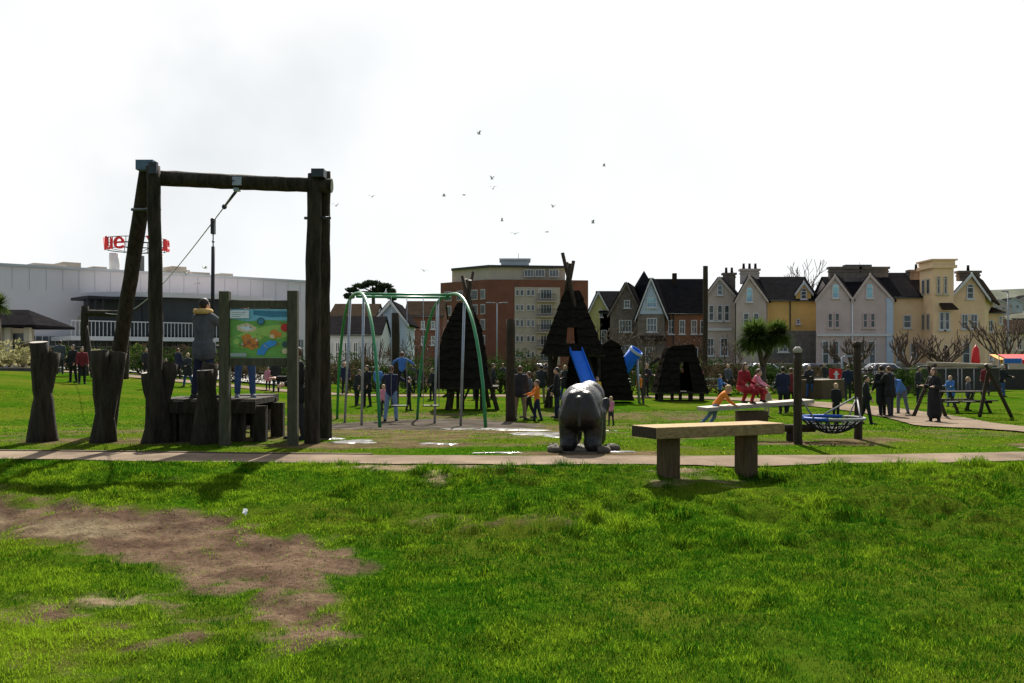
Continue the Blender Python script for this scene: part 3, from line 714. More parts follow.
# spinning plank table
D = 24.0
pt_ = thing('balance_board', 'long pale tilting board on a thick timber block behind the bench', 'balance board', atg(752, D, 0))
a0 = Vector(at(702, 409, D)); a1 = Vector(at(808, 401, D + .6))
mb = MB(); mb.bar(a0, a1, .62, .09); mb.build('board', mat('pale worn decking', (.38, .33, .26), .7, .25, 3, .3, spec=.15), pt_)
mb = MB(); x = X(754, D); g = G(x, D); zt = Z(410, D); mb.box((x, D + .25, (g + zt) / 2 - .06), (.68, .5, zt - g + .05)); mb.build('block', M['oakleg'], pt_)

# stone animal seen from behind
D = 15.95
ex = X(581, D); eg = G(ex, D); yaw = -.16
def E(x, y, z):
    q = Matrix.Rotation(yaw, 3, 'Z') @ Vector((x * .93, y, 0)); return (ex + q.x, D + .1 + q.y, eg + z + .04)
el = thing('animal_statue', 'carved grey stone animal statue standing with its rump to the path', 'statue', (ex, D, eg))
mb = MB(); R3 = Matrix.Rotation(yaw, 3, 'Z')
mb.ell(E(0, .12, .70), (.34, .46, .35), 20, 0, R3); mb.ell(E(0, .62, .72), (.32, .5, .32), 20, 0, R3); mb.ell(E(0, -.02, .62), (.31, .34, .34), 18, 0, R3)
for sx in (-1, 1):
    mb.cap(E(sx * .20, .06, .60), E(sx * .215, .06, .10), .185, .145, 14); mb.cap(E(sx * .20, .06, .12), E(sx * .21, .0, .07), .15, .15, 12)
    mb.cap(E(sx * .2, .86, .55), E(sx * .22, .92, .1), .17, .145, 14)
    mb.cap(E(sx * .12, -.18, .82), E(sx * .2, -.14, .5), .12, .16, 12)
mb.ell(E(.05, 1.18, .78), (.27, .3, .29), 16, 0, R3); mb.cap(E(.06, 1.4, .68), E(.1, 1.6, .22), .12, .07, 12)
for sx in (-1, 1): mb.ell(E(.04 + sx * .29, .95, .62), (.10, .06, .19), 14, 0, R3 @ Matrix.Rotation(sx * .35, 3, 'Y'))
mb.cap(E(0, -.33, .82), E(.015, -.37, .45), .05, .032, 10); mb.ell(E(.015, -.37, .42), (.04, .035, .07), 10)
body = remesh(mb.build('body', M['stone'], el), .024, 6)
mb = MB()
R = random.Random(4)
n = 26; top = []; bot = []
for i in range(n):
    a = 2 * math.pi * i / n; r = 1 + R.uniform(-.12, .12)
    top.append(E(.42 * r * math.cos(a), .5 + .85 * r * math.sin(a), -.035)); bot.append(E(.50 * r * math.cos(a), .5 + .93 * r * math.sin(a), -.22))
mb.add(top + bot, [tuple(range(n))] + [(i, n + i, n + (i + 1) % n, (i + 1) % n) for i in range(n)])
mb.build('plinth', M['rock'], el)
for i, (x, y) in enumerate([(-.42, -.22), (.42, -.2), (.5, .15), (-.48, .1)]):
    mb = MB(); p = E(x, y, .0); R = random.Random(i); mb.ell(p, (R.uniform(.1, .18), .1, .07), 9, 0, Matrix.Rotation(R.random() * 3, 3, 'Z'))
    o = mb.build('plinth_rock', M['rock'], el); me = o.data
    for v in me.vertices: v.co *= 1.0; v.co += Vector((R.uniform(-.02, .02), R.uniform(-.02, .02), R.uniform(-.015, .015)))

# arched swing
sw = thing('arched_swing', 'green arched swing frame with twin top bars over grey matting', 'swing', atg(412, 26.4, 0))
tops = []
for (nx_, nd), (fx, fd), (ax, ay), sil in (((380, 24.4), (337, 32.0), (356, 293.5), ((344.5, 29.2, 342), (361.5, 26.8, 369))), ((486, 24.4), (417, 31.5), (450, 294.5), ((434.5, 29.0, 433), (460.5, 26.6, 466)))):
    a = Vector(atg(nx_, nd, -.1)); b = Vector(atg(fx, fd, -.1)); am = (nd + fd) / 2; top = Vector(at(ax, ay, am))
    m = MB(); pts = []
    for i in range(25):
        t = i / 24; s = 2 * t - 1
        h = max(0, 1 - abs(s) ** 2.6) ** (1 / 1.45)
        pos = top.copy(); e = a if s < 0 else b
        k = abs(s) ** .78 if abs(s) > 0 else 0
        q = top.lerp(e, min(1, abs(s) ** .95)); q.z = e.z + (top.z - e.z) * h
        pts.append(q)
    m.tube(pts, .043, 10); m.build('arch', M['greenpaint'], sw); tops.append(top)
    for bx, bd, tx in sil:
        p = Vector(atg(bx, bd, -.1)); qd = bd
        best = min(pts, key=lambda v: abs((512 + F * v.x / v.y) - tx) + abs(v.y - bd) * 12)
        m = MB(); m.tube([p, best], .036, 9); m.build('support_pole', M['steel'], sw)
for dz, dy in ((0, -.12), (-.06, .16)):
    m = MB(); m.tube([tops[0] + Vector((-.02, dy, dz - .02)), tops[1] + Vector((.02, dy, dz - .02))], .036, 9); m.build('top_bar', M['greenpaint'], sw)
m = MB()
tp_ = [tops[0].lerp(tops[1], .46), tops[0].lerp(tops[1], .80)]
for p in tp_:
    zs = G(p.x, p.y) + .55
    m = MB(); m.box((p.x, p.y, zs), (.46, .2, .035)); se = m.build('swing_seat', M['black'], sw)
    for sx in (-.22, .22):
        m = MB(); m.tube([(p.x + sx, p.y, p.z - .05), (p.x + sx, p.y, zs)], .010, 5); m.build('chain', M['steel'], sw)

# scrap of litter
D = 11.2; x = X(244, D)
mb = MB(); g = G(x, D); R = random.Random(2)
vs = [(x + i * .016 - .02, D + j * .03, g + .03 + .026 * j + R.uniform(-.012, .012)) for j in range(3) for i in range(4)]
mb.add(vs, [(j * 4 + i, j * 4 + i + 1, j * 4 + i + 5, j * 4 + i + 4) for j in range(2) for i in range(3)])
o = mb.build('paper_scrap', M['white']); o.modifiers.new('t', 'SOLIDIFY').thickness = .004; tag(o, 'crumpled white paper scrap on the grass above the bare soil', 'litter')
# ------------------------------------------------------------------ play huts
def at(px, py, d): return (X(px, d), d, Z(py, d))
def cladding(mb, cx, cy, z0, z1, hx0, hx1, hy0, hy1, hole=None, seed=0, th=.06):
    """four sloping boarded faces, each of separate overlapping shingle courses; hole = (u0,u1,v0,v1) in the front and back face"""
    R = random.Random(seed); n = max(5, int((z1 - z0) / .32))
    for side in range(4):
        for k in range(n):
            v0 = k / n; v1 = min(1, (k + 1) / n + .02)
            def pt(u, v, o=0):
                hx = hx0 + (hx1 - hx0) * v; hy = hy0 + (hy1 - hy0) * v; z = z0 + (z1 - z0) * v
                if side == 0: return (cx + hx * u, cy - hy - o, z)
                if side == 1: return (cx + hx + o, cy + hy * u, z)
                if side == 2: return (cx - hx * u, cy + hy + o, z)
                return (cx - hx - o, cy - hy * u, z)
            cuts = [-1]
            while cuts[-1] < 1: cuts.append(min(1, cuts[-1] + R.uniform(.25, .5)))
            if hole and side in (0, 2) and v1 > hole[2] and v0 < hole[3]:
                h0, h1 = (hole[0], hole[1]) if side == 0 else (-hole[1], -hole[0])
                cuts = [c for c in cuts if c < h0 or c > h1] + [h0, h1]; cuts = sorted(cuts)
            else: h0 = h1 = 9
            for a, b in zip(cuts, cuts[1:]):
                if a >= h0 - 1e-6 and b <= h1 + 1e-6: continue
                dv = R.uniform(-.03, .01) / n * 8; t = R.uniform(.0, .025); a_ = max(-1, a - .004); lo = max(0, v0 + dv)
                q = [pt(a_, lo, .05 + t), pt(b, lo, .05 + t), pt(b, v1, t), pt(a_, v1, t)]
                r = [pt(a_, lo, .0 + t - .02), pt(b, lo, t - .02), pt(b, v1, t - .04), pt(a_, v1, t - .04)]
                mb.add(q + r, [(0, 1, 2, 3), (7, 6, 5, 4), (0, 4, 5, 1), (1, 5, 6, 2), (2, 6, 7, 3), (3, 7, 4, 0)])
def poles(t, tops, base, d, r, seed):
    for i, (tp, bs) in enumerate(zip(tops, base)):
        x = X(bs[0], bs[1]); log_obj('pole', (x, bs[1], G(x, bs[1]) - .2), at(tp[0], tp[1], tp[2]), r, r * .8, t, seed + i, 'logmid', k=6, bend=.004)
# left teepee
D = 38
t = thing('teepee_tower', 'dark shingled teepee tower with crossed poles behind the swing', 'play tower', at(469, 409, D))
poles(t, [(462.5, 276, 37.8), (473, 272, 38), (466, 279, 38.4), (470, 280, 37.4)], [(499, 37), (446, 37.2), (490, 39.6), (450, 39.4)], D, .085, 200)
mb = MB(); cladding(mb, X(463, D), D, Z(386, D), Z(330, D), 1.02, .66, 1.1, .6, seed=1); cladding(mb, X(464, D), D, Z(331, D), Z(303, D), .66, .22, .6, .2, seed=21); mb.build('cladding', M['shingle'], t)
mb = MB(); mb.box((X(468, D), D, Z(387, D)), (2.3, 2.2, .1)); mb.build('floor', M['log'], t)
for px, dd in ((450, -.8), (457, .6), (476, .7), (482, -.6), (463, -.2)):
    mb = MB(); x = X(px, D); mb.box((x, D + dd, (Z(387, D) + G(x, D)) / 2 - .1), (.15 if px < 455 else .12, .14, Z(387, D) - G(x, D) + .2)); mb.build('leg', M['log'], t)
mb = MB(); p = at(455, 409, D - .9); mb.bar(at(443, 397, D - .9), at(462, 387, D - .9), .1, .1); mb.bar(at(469, 389, D - .9), at(461, 406, D - .9), .08, .08); mb.build('brace', M['log'], t)
# central teepee
D = 40
t = thing('teepee_tower', 'tallest dark teepee tower with square window and blue slide below it', 'play tower', at(573, 407, D))
poles(t, [(562.5, 253, 39.8), (573.5, 261, 40), (566.5, 262, 40.4), (570, 263, 39.5)], [(601, 39), (545, 39.2), (594, 41.4), (549, 41.2)], D, .09, 210)
mb = MB(); cladding(mb, X(572, D), D, Z(354, D), Z(291, D), 1.18, .27, 1.15, .27, hole=(-.28, .16, .17, .42), seed=2); mb.build('cladding', M['shingle'], t)
mb = MB(); mb.box((X(574, D), D, Z(355.5, D)), (2.3, 2.2, .1)); mb.build('floor', M['log'], t)
for px, dd in ((549, -.9), (597, -.9), (552, .9), (595, .9)):
    mb = MB(); x = X(px, D); mb.box((x, D + dd, (Z(355, D) + G(x, D)) / 2 - .1), (.14, .14, Z(355, D) - G(x, D) + .2)); mb.build('leg', M['log'], t)
mb = MB(); cladding(mb, X(585, D + .9), D + .9, Z(402, D), Z(356, D), .75, .62, .2, .18, seed=9); mb.build('lower_cladding', M['shingle'], t)
sl_ = thing('blue_slide', 'straight blue slide running down from the tallest teepee', 'slide', at(590, 404, 37.5))
a = Vector(at(576, 351, D - 1.2)); b = Vector(at(594, 399, 37)); c = Vector(at(597, 402, 36.2))
ax = Vector((1, 0, 0))
prof = [(-.22, .16), (-.22, 0), (.22, 0), (.22, .16), (.25, .16), (.25, -.05), (-.25, -.05), (-.25, .16)]
mb = MB(); vs = []
for p, up in ((a, Vector((0, .25, 1))), (b, Vector((0, .25, 1))), (c, Vector((0, 0, 1)))):
    for q in prof: vs.append(p + ax * q[0] + up.normalized() * q[1])
n = len(prof); fs = [tuple(range(n)), tuple(range(3 * n - 1, 2 * n - 1, -1))]
for k in range(2):
    for j in range(n): fs.append((k * n + j, k * n + (j + 1) % n, (k + 1) * n + (j + 1) % n, (k + 1) * n + j))
mb.add(vs, fs); mb.build('chute', M['blueslide'], sl_)
mb = MB(); q = a.lerp(b, .85); mb.tube([(q.x, q.y, G(q.x, q.y) - .1), (q.x, q.y, q.z - .04)], .04, 8); mb.build('support', M['steel'], sl_)
# middle hut with tube
D = 44
t = thing('shingle_hut', 'dark sloping shingle hut between the blue slide and the blue tube', 'play hut', at(612, 405, D))
mb = MB(); cladding(mb, X(610, D), D, Z(400, D), Z(347, D), .92, .42, .9, .4, seed=3); mb.build('cladding', M['shingle'], t)
mb = MB(); x = X(610, D); mb.prism([(x - .52, D - .5, Z(347, D)), (x + .52, D - .5, Z(347, D)), (x + .05, D - .5, Z(340, D)), (x - .05, D - .5, Z(340, D))], (0, 1.0, 0)); mb.build('roof', M['shingle'], t)
tb = thing('tube_slide', 'short blue open tube sticking up from the shingle hut', 'tube slide', at(626, 362, 40.4))
a = Vector(at(620, 373, 43.9)); b = Vector(at(637, 350, 43.5)); dr = (b - a).normalized()
n = 20; sd_ = dr.orthogonal().normalized(); s2 = dr.cross(sd_)
def ringp(p, r): return [p + (sd_ * math.cos(2 * math.pi * j / n) + s2 * math.sin(2 * math.pi * j / n)) * r for j in range(n)]
mb = MB(); vs = ringp(a, .30) + ringp(b, .30) + ringp(b, .26) + ringp(a, .26)
fs = []; 
for k in range(3): fs += [(k * n + j, k * n + (j + 1) % n, (k + 1) * n + (j + 1) % n, (k + 1) * n + j) for j in range(n)]
mb.add(vs, fs, 0, True); mb.build('tube', M['blueslide'], tb)
mb = MB(); vs = ringp(b - dr * .12, .325) + ringp(b - dr * .02, .325) + ringp(b - dr * .02, .302) + ringp(b - dr * .12, .302); mb.add(vs, [(k * n + j, k * n + (j + 1) % n, ((k + 1) % 4) * n + (j + 1) % n, ((k + 1) % 4) * n + j) for k in range(4) for j in range(n)], 0, False); mb.build('lip', M['palesteel'], tb)
mb = MB(); q = b + dr * .0; mb.tube([(q.x, q.y, q.z - .28), (q.x + .1, q.y, G(q.x, q.y) - .1)], .06, 8); mb.build('support', M['steel'], tb)
# right hut on legs
D = 46
t = thing('shingle_hut', 'dark pyramid shingle hut on short legs with an open doorway', 'play hut', at(680, 400, D))
mb = MB(); cladding(mb, X(679, D), D, Z(391, D), Z(348, D), 1.12, .58, 1.1, .5, hole=(-.12, .40, .02, .55), seed=4); mb.build('cladding', M['shingle'], t)
x = X(681, D); mb = MB(); mb.prism([(x - .66, D - .6, Z(349, D)), (x + .62, D - .6, Z(349, D)), (x + .45, D - .6, Z(344.5, D)), (x - .5, D - .6, Z(346, D))], (0, 1.2, 0)); mb.build('roof', M['shingle'], t)
mb = MB(); mb.box((X(679, D), D, Z(392, D)), (2.3, 2.3, .1)); mb.build('floor', M['log'], t)
mb = MB(); mb.box((X(679, D), D + .95, Z(383, D)), (1.7, .05, .95)); mb.build('back_wall', M['shingle'], t)
for px, dd in ((658, -.9), (669, -.9), (677, -.9), (687, -.9), (698, -.9), (660, .9), (694, .9)):
    mb = MB(); x = X(px, D); mb.box((x, D + dd, (Z(392, D) + G(x, D)) / 2 - .1), (.2 if px > 690 or px < 662 else .13, .14, Z(392, D) - G(x, D) + .2)); mb.build('leg', M['log'], t)
mb = MB(); mb.bar(at(650, 365, D - .6), at(660, 358, D - .9), .12, .12); mb.build('beam_end', M['log'], t)
# isolated posts
for px, py, d, r, lab in ((510, 319, 31, .15, 'thick dark post standing alone among the people in the middle'), (394.5, 313, 41, .17, 'dark post rising behind the people at the swing'), (643, 352, 42, .05, 'thin grey post between the two shingle huts'), (704.5, 266, 60, .16, 'very tall dark pole in front of the brick gabled house')):
    t = thing('timber_post' if r > .1 else 'thin_post', lab, 'post', (X(px, d), d, G(X(px, d), d)))
    log_obj('shaft', atg(px, d), at(px + .8, py, d), r, r * .92, t, int(px), 'logmid' if r > .1 else 'bark', end='logmid', k=8, bend=.006)

# ------------------------------------------------------------------ people
def rx(v, a): c, s = math.cos(a), math.sin(a); return Vector((v.x, v.y * c - v.z * s, v.y * s + v.z * c))
def rdir(fwd, out, side):
    f, o = math.radians(fwd), math.radians(out)
    return Vector((side * math.sin(o), -math.sin(f) * math.cos(o), -math.cos(f) * math.cos(o)))
def person(label, px, d, h, top, bottom, hair, yaw=0, lean=0, arms=((10, 8, 20), (10, 8, 20)), legs=((4, 3, 4), (-4, 3, 4)), coat=0, hood=None, shoes='c_black', hat=None, child=False, zb=None, skirt=None, long_hair=False, group=None, turn=0, vox=None, xyz=None):
    x, y = X(px, d), d
    if xyz: x, y = xyz[0], xyz[1]
    g = G(x, y)
    yr = math.radians(yaw)
    near = d < 22
    vox = vox or (.0085 if near else .013)
    H = h / 1.75
    hk = 1.25 if child else 1.0
    P0 = Vector((0, 0, .93)); la = math.radians(lean)
    def U(v): v = Vector(v); return P0 + rx(v - P0, la)      # lean: forward is -Y
    sw = .165 if not child else .15
    chest = U((0, 0, 1.30)); neck0 = U((0, 0, 1.44)); 
    head = U((0, -.015, 1.615 if not child else 1.60)); hM = Matrix.Rotation(math.radians(turn), 3, 'Z') @ Matrix.Rotation(la * .5, 3, 'X')
    J = {}
    for i, s in enumerate((-1, 1)):
        sh = U((s * (sw + .015), 0, 1.40)); f, o, e = arms[i]
        u1 = rx(rdir(f, o, s), la * .3); u2 = rx(rdir(f + e, o * .5, s), la * .3)
        el_ = sh + u1 * .29; wr = el_ + u2 * .245; J['sh', s], J['el', s], J['wr', s], J['hd', s] = sh, el_, wr, u2
        hp = Vector((s * .09, 0, .90)); f, o, k = legs[i]
        k1 = rdir(f, o, s); k2 = rdir(f - k, o * .4, s); kn = hp + k1 * .43; an = kn + k2 * .40
        J['hp', s], J['kn', s], J['an', s] = hp, kn, an
    low = min(J['an', -1].z, J['an', 1].z) - .07
    root = thing('person', label, 'person', (x, y, (g if zb is None else zb)), yr, group)
    def fin(mb, name, m, vx=None, it=2):
        mb.v = [((v[0]) * H, v[1] * H, (v[2] - low) * H) for v in mb.v]
        o = mb.build(name, m, root, local=True); return remesh(o, vx or vox, it)
    def tors(mb, e):
        mb.ell(P0 + Vector((0, 0, -.02)), (.165 + e, .115 + e, .13 + e), 14)
        mb.cap(U((-.065, 0, 1.0)), U((-.08, 0, 1.32)), .095 + e, .10 + e, 12); mb.cap(U((.065, 0, 1.0)), U((.08, 0, 1.32)), .095 + e, .10 + e, 12)
        mb.cap(U((-sw, .005, 1.395)), U((sw, .005, 1.395)), .062 + e, .062 + e, 12); mb.cap(U((0, .0, 1.2)), U((0, .01, 1.42)), .11 + e, .075 + e, 12)
    # body: one continuous skin
    mb = MB(); tors(mb, -.01)
    mb.cap(neck0, U((0, -.005, 1.53)), .056, .05, 12)
    mb.ell(head, (.075 * hk, .095 * hk, .115 * hk), 18, 0, hM); mb.ell(head + hM @ Vector((0, -.03, -.055)) * hk, (.055 * hk, .065 * hk, .06 * hk), 14, 0, hM)
    mb.cap(head + hM @ Vector((0, -.09, .01)) * hk, head + hM @ Vector((0, -.112, -.025)) * hk, .010, .015, 8)
    for s in (-1, 1): mb.ell(head + hM @ Vector((s * .078, .01, -.01)) * hk, (.012, .02, .032), 8, 0, hM)
    for s in (-1, 1):
        mb.cap(J['sh', s], J['el', s], .05, .04, 10); mb.cap(J['el', s], J['wr', s], .04, .028, 10)
        mb.cap(J['hp', s], J['kn', s], .085, .055, 12); mb.cap(J['kn', s], J['an', s], .055, .038, 12)
        an = J['an', s]; mb.cap(an + Vector((0, .02, -.035)), an + Vector((s * .015, -.15, -.045)), .036, .027, 10)
        hd = J['hd', s]; w = J['wr', s]; la_ = hd.orthogonal().normalized(); la_ = Vector((0, 1, 0)) - hd * hd.y; la_ = la_.normalized() if la_.length > .2 else Vector((s, 0, 0)); pn = hd.cross(la_)
        palm = w + hd * .055; mb.cap(w, palm, .028, .034, 10)
        for k, ln in enumerate((.062, .072, .068, .052)):
            b = palm + hd * .025 + la_ * ((k - 1.5) * .019); m1 = b + hd * ln * .55 + pn * (.004 * s); mb.cap(b - hd * .02, m1, .0105, .0098, 7); mb.cap(m1, m1 + (hd * .75 - pn * s * .5).normalized() * ln * .55, .0098, .0088, 7)
        b = w + hd * .03 - la_ * .03; mb.cap(b, b + (hd * .7 - la_ * .7).normalized() * .05, .013, .0105, 7)
    fin(mb, 'body', M['skin'], None, 1)
    # top
    mb = MB(); e = .014 if not coat else .022; tors(mb, e)
    for s in (-1, 1):
        mb.cap(J['sh', s], J['el', s], .058 + e, .048 + e, 12); mb.cap(J['el', s], J['el', s].lerp(J['wr', s], .93), .048 + e, .036 + e * .7, 12)
    mb.cap(U((0, 0, 1.40)), U((0, 0, 1.475)), .075 + e, .066, 12)
    if coat:
        for s in (-1, 1):
            q = J['hp', s].lerp(J['kn', s], min(1, coat)) if coat <= 1 else J['kn', s].lerp(J['an', s], coat - 1)
            mb.cap(J['hp', s] + Vector((0, 0, .05)), q, .135, .13 if coat <= 1 else .115, 14)
            mb.cap(J['hp', s] * .5 + Vector((0, 0, .45)) + Vector((0, 0, .03)), Vector((q.x * .2, q.y, q.z)), .13, .13, 14)
    fin(mb, 'coat' if coat else 'top', M[top], vox * 1.25, 3)
    # trousers, skirt, shoes
    mb = MB(); mb.ell(P0 + Vector((0, 0, -.035)), (.172, .122, .12), 14)
    for s in (-1, 1): mb.cap(J['hp', s], J['kn', s], .10, .068, 12); mb.cap(J['kn', s], J['kn', s].lerp(J['an', s], .93), .068, .058, 12)
    fin(mb, 'trousers', M[bottom], vox * 1.25, 3)
    if skirt:
        mb = MB(); k = (J['kn', -1] + J['kn', 1]) / 2
        for s in (-1, 1): mb.cap(J['hp', s], J['kn', s] + Vector((s * .05, 0, -.03)), .11, .125, 14)
        mb.cap(P0, k, .14, .13, 14); fin(mb, 'skirt', M[skirt], vox * 1.25, 3)
    mb = MB()
    for s in (-1, 1):
        an = J['an', s]; mb.cap(an + Vector((0, .03, -.035)), an + Vector((s * .015, -.155, -.045)), .045, .038, 10); mb.cap(an, an + Vector((0, 0, .03)), .047, .047, 10)
        mb.box(an + Vector((s * .008, -.06, -.068)), (.085, .27, .02))
    fin(mb, 'shoes', M[shoes], vox * 1.1, 1)
    # hair
    mb = MB(); mb.ell(head + hM @ Vector((0, .014, .022)) * hk, (.086 * hk, .100 * hk, .108 * hk), 16, 0, hM)
    if long_hair:
        mb.cap(head + hM @ Vector((0, .055, -.02)) * hk, U((0, .075, 1.36)), .075 * hk, .07, 12)
        for s in (-1, 1): mb.cap(head + hM @ Vector((s * .062, .02, 0)) * hk, U((s * .075, .0, 1.40)), .036, .035, 10)
    ho = fin(mb, 'hair', M[hair], vox * 1.2, 1)
    # uncover the face: push the front of the hair cap back
    lowv = Vector((0, 0, low)); hc = (head - lowv) * H
    for v in ho.data.vertices:
        q = hM.inverted() @ (v.co - hc)
        if q.y < -.02 * H and q.z < .055 * H * hk and abs(q.x) < .075 * H * hk: v.co += hM @ Vector((0, .055 * H * hk, 0))
    mb = MB()
    for s in (-1, 1): mb.ell(head + hM @ Vector((s * .03, -.084, .012)) * hk, (.011, .008, .008), 8)
    mb.ell(head + hM @ Vector((0, -.088, -.062)) * hk, (.022, .006, .006), 8)
    mb.v = [((v[0]) * H, v[1] * H, (v[2] - low) * H) for v in mb.v]; mb.build('face_features', M['eye'], root, local=True)
    if hood:
        mb = MB(); n = 18
        for k in range(n):
            a = math.pi * (k / (n - 1) * 1.5 - .25); 
            p = U((.155 * math.cos(a) * (-1), .055 + .03 * math.sin(a), 1.50)) if False else U((.135 * math.cos(a), .02 + .115 * math.sin(a), 1.505)); mb.ell(p, (.05, .05, .05), 8)
        fin(mb, 'hood_trim', M[hood], .012, 1)
    if hat:
        mb = MB(); mb.ell(head + hM @ Vector((0, .005, .05)) * hk, (.092 * hk, .108 * hk, .09 * hk), 14, 0, hM); fin(mb, 'hat', M[hat], .012, 1)
    return root
hang = ((6, 7, 14), (4, 7, 16))
zpl = Z(397.5, 18.6) + .001
person('person in grey parka with fur trimmed hood standing on the timber platform', 204, 18.2, 1.84, 'c_grey', 'c_navy', 'h_dark', yaw=150, arms=((55, 16, 50), (22, 16, 60)), coat=.3, legs=((4, 6, 4), (-4, 6, 4)), hood='c_fur', zb=zpl, shoes='c_dark')
person('person in blue jeans and pale trainers standing on the platform behind the map board', 245, 18.6, 1.72, 'c_dark', 'c_jeans', 'h_brown', yaw=20, arms=hang, legs=((2, 5, 2), (2, 5, 2)), zb=zpl, shoes='c_dusk')
person('person in black jacket standing on the grass at the right post of the map board', 297, 18.4, 1.72, 'c_black', 'c_dark', 'h_brown', yaw=-60, arms=((15, 6, 80), (12, 6, 60)), coat=.3)
person('person in dark blue with arms on the swing, light jeans', 391, 30.5, 1.74, 'c_navy', 'c_lightjeans', 'h_brown', yaw=170, arms=((60, 30, 20), (60, 30, 20)), legs=((6, 6, 4), (-6, 6, 6)))
person('child in bright blue jacket held up at the swing', 402, 29.8, 1.10, 'c_blue', 'c_black', 'h_brown', yaw=170, arms=((30, 60, 20), (30, 60, 20)), legs=((20, 8, 30), (-5, 8, 20)), child=True, zb=Z(388, 29.8))
person('child in pink standing left of the swinging pair', 383.5, 34, 1.05, 'c_pink', 'c_dark', 'h_blond', yaw=30, child=True)
person('person in black behind the left arch of the swing', 367, 40, 1.68, 'c_black', 'c_black', 'h_dark', yaw=-40, coat=.5)
person('person in dark coat bending behind the left swing poles', 357, 41, 1.5, 'c_dark', 'c_dark', 'h_dark', yaw=60, lean=12, coat=.3)
person('person in dark jacket and tan trousers beside the lone thick post', 520, 31.5, 1.72, 'c_dark', 'c_tan', 'h_brown', yaw=160, arms=hang, legs=((4, 6, 2), (-2, 6, 2)), coat=.15)
person('person in dark grey clothes walking between the lone post and the orange child', 529, 32.5, 1.55, 'c_grey', 'c_black', 'h_brown', yaw=-110, legs=((18, 2, 6), (-14, 2, 12)))
person('child in bright orange jacket facing left near the middle', 537, 31, 1.28, 'c_orange', 'c_navy', 'h_brown', yaw=-80, arms=((40, 5, 40), (30, 5, 40)), child=True, legs=((8, 3, 4), (-8, 3, 8)))
person('person in black standing left of the blue slide', 557, 32.5, 1.66, 'c_black', 'c_navy', 'h_dark', yaw=-95, arms=((12, 5, 50), (6, 5, 20)), coat=.2)
person('child in yellow jacket at the foot of the tallest teepee', 597, 38, 1.25, 'c_yellow', 'c_dark', 'h_brown', yaw=20, child=True)
person('small fair child in pink behind the stone animal', 611, 22.5, .66, 'c_pink', 'c_dark', 'h_blond', yaw=-40, child=True, zb=-.02)
person('child in orange jumper and jeans leaning on the balance board', 716, 24.1, 1.22, 'c_orange', 'c_lightjeans', 'h_blond', yaw=78, lean=38, arms=((45, 5, 20), (40, 5, 25)), legs=((-34, 4, 10), (-8, 4, 28)), child=True)
b0 = Vector(at(702, 409, 24)); b1 = Vector(at(808, 401, 24.6))
person('person with long hair in red dress crouching on the balance board', 741, 24.25, 1.30, 'c_red', 'c_red', 'h_brown', yaw=35, lean=16, arms=((20, 10, 50), (15, 10, 60)), legs=((82, 10, 105), (74, 16, 100)), child=False, long_hair=True, skirt='c_red', zb=b0.lerp(b1, .36).z + .05, shoes='c_dark')
person('child in red tights sitting on the board right of the long haired one', 753, 24.4, 1.05, 'c_pink', 'c_red', 'h_brown', yaw=60, lean=20, arms=((40, 5, 30), (40, 5, 30)), legs=((85, 8, 90), (75, 14, 80)), skirt='c_red', child=True, zb=b0.lerp(b1, .48).z + .05)
person('small child in beige behind the balance board', 767, 33, .98, 'c_beige', 'c_beige', 'h_blond', yaw=10, child=True)
person('person in dark blue seen from behind left of the tall round post', 783, 35, 1.66, 'c_navy', 'c_black', 'h_dark', yaw=185, arms=((10, 9, 30), (10, 9, 30)), coat=.2)
person('fair haired child in black jumper facing the camera behind the net seat', 836, 31, 1.18, 'c_black', 'c_black', 'h_blond', yaw=8, child=True, arms=((5, 8, 15), (5, 8, 15)))
person('slim person in black walking right of the net seat post', 866, 29, 1.45, 'c_black', 'c_black', 'h_dark', yaw=70, legs=((14, 2, 4), (-12, 2, 10)), coat=.15)
person('taller person in long black coat, left of a close pair', 882, 33.5, 1.72, 'c_black', 'c_black', 'h_dark', yaw=200, coat=.95, lean=3)
person('person in black hooded jacket, right of a close pair', 890, 33.2, 1.70, 'c_black', 'c_dark', 'h_brown', yaw=210, coat=.3, arms=((40, 5, 50), (40, 5, 50)), lean=4)
person('person in blue top and jeans bending forward near the shrubs', 902, 34.5, 1.62, 'c_blue', 'c_dusk', 'h_grey', yaw=-60, lean=48, arms=((40, 5, 20), (40, 5, 20)), legs=((6, 6, 10), (-6, 6, 10)))
person('person in full length black coat with fair hair standing on the curved path', 934, 30.0, 1.66, 'c_black', 'c_black', 'h_brown', yaw=-75, coat=1.55, arms=((-14, 12, 112), (-10, 12, 105)), long_hair=True)
person('person in red top and black trousers on the far left lawn', 82, 43, 1.62, 'c_darkred', 'c_black', 'h_dark', yaw=30, coat=.0)
person('person in black on the far left lawn beside the red top', 73, 43.5, 1.66, 'c_black', 'c_black', 'h_dark', yaw=-20, coat=.3)
person('person in dark grey standing at the flower bed behind the first stump', 60, 50, 1.70, 'c_grey', 'c_dark', 'h_dark', yaw=200, coat=.2)
person('person in black sitting low behind the left legs of the tall frame', 166, 47, 1.3, 'c_black', 'c_dark', 'h_dark', yaw=20)

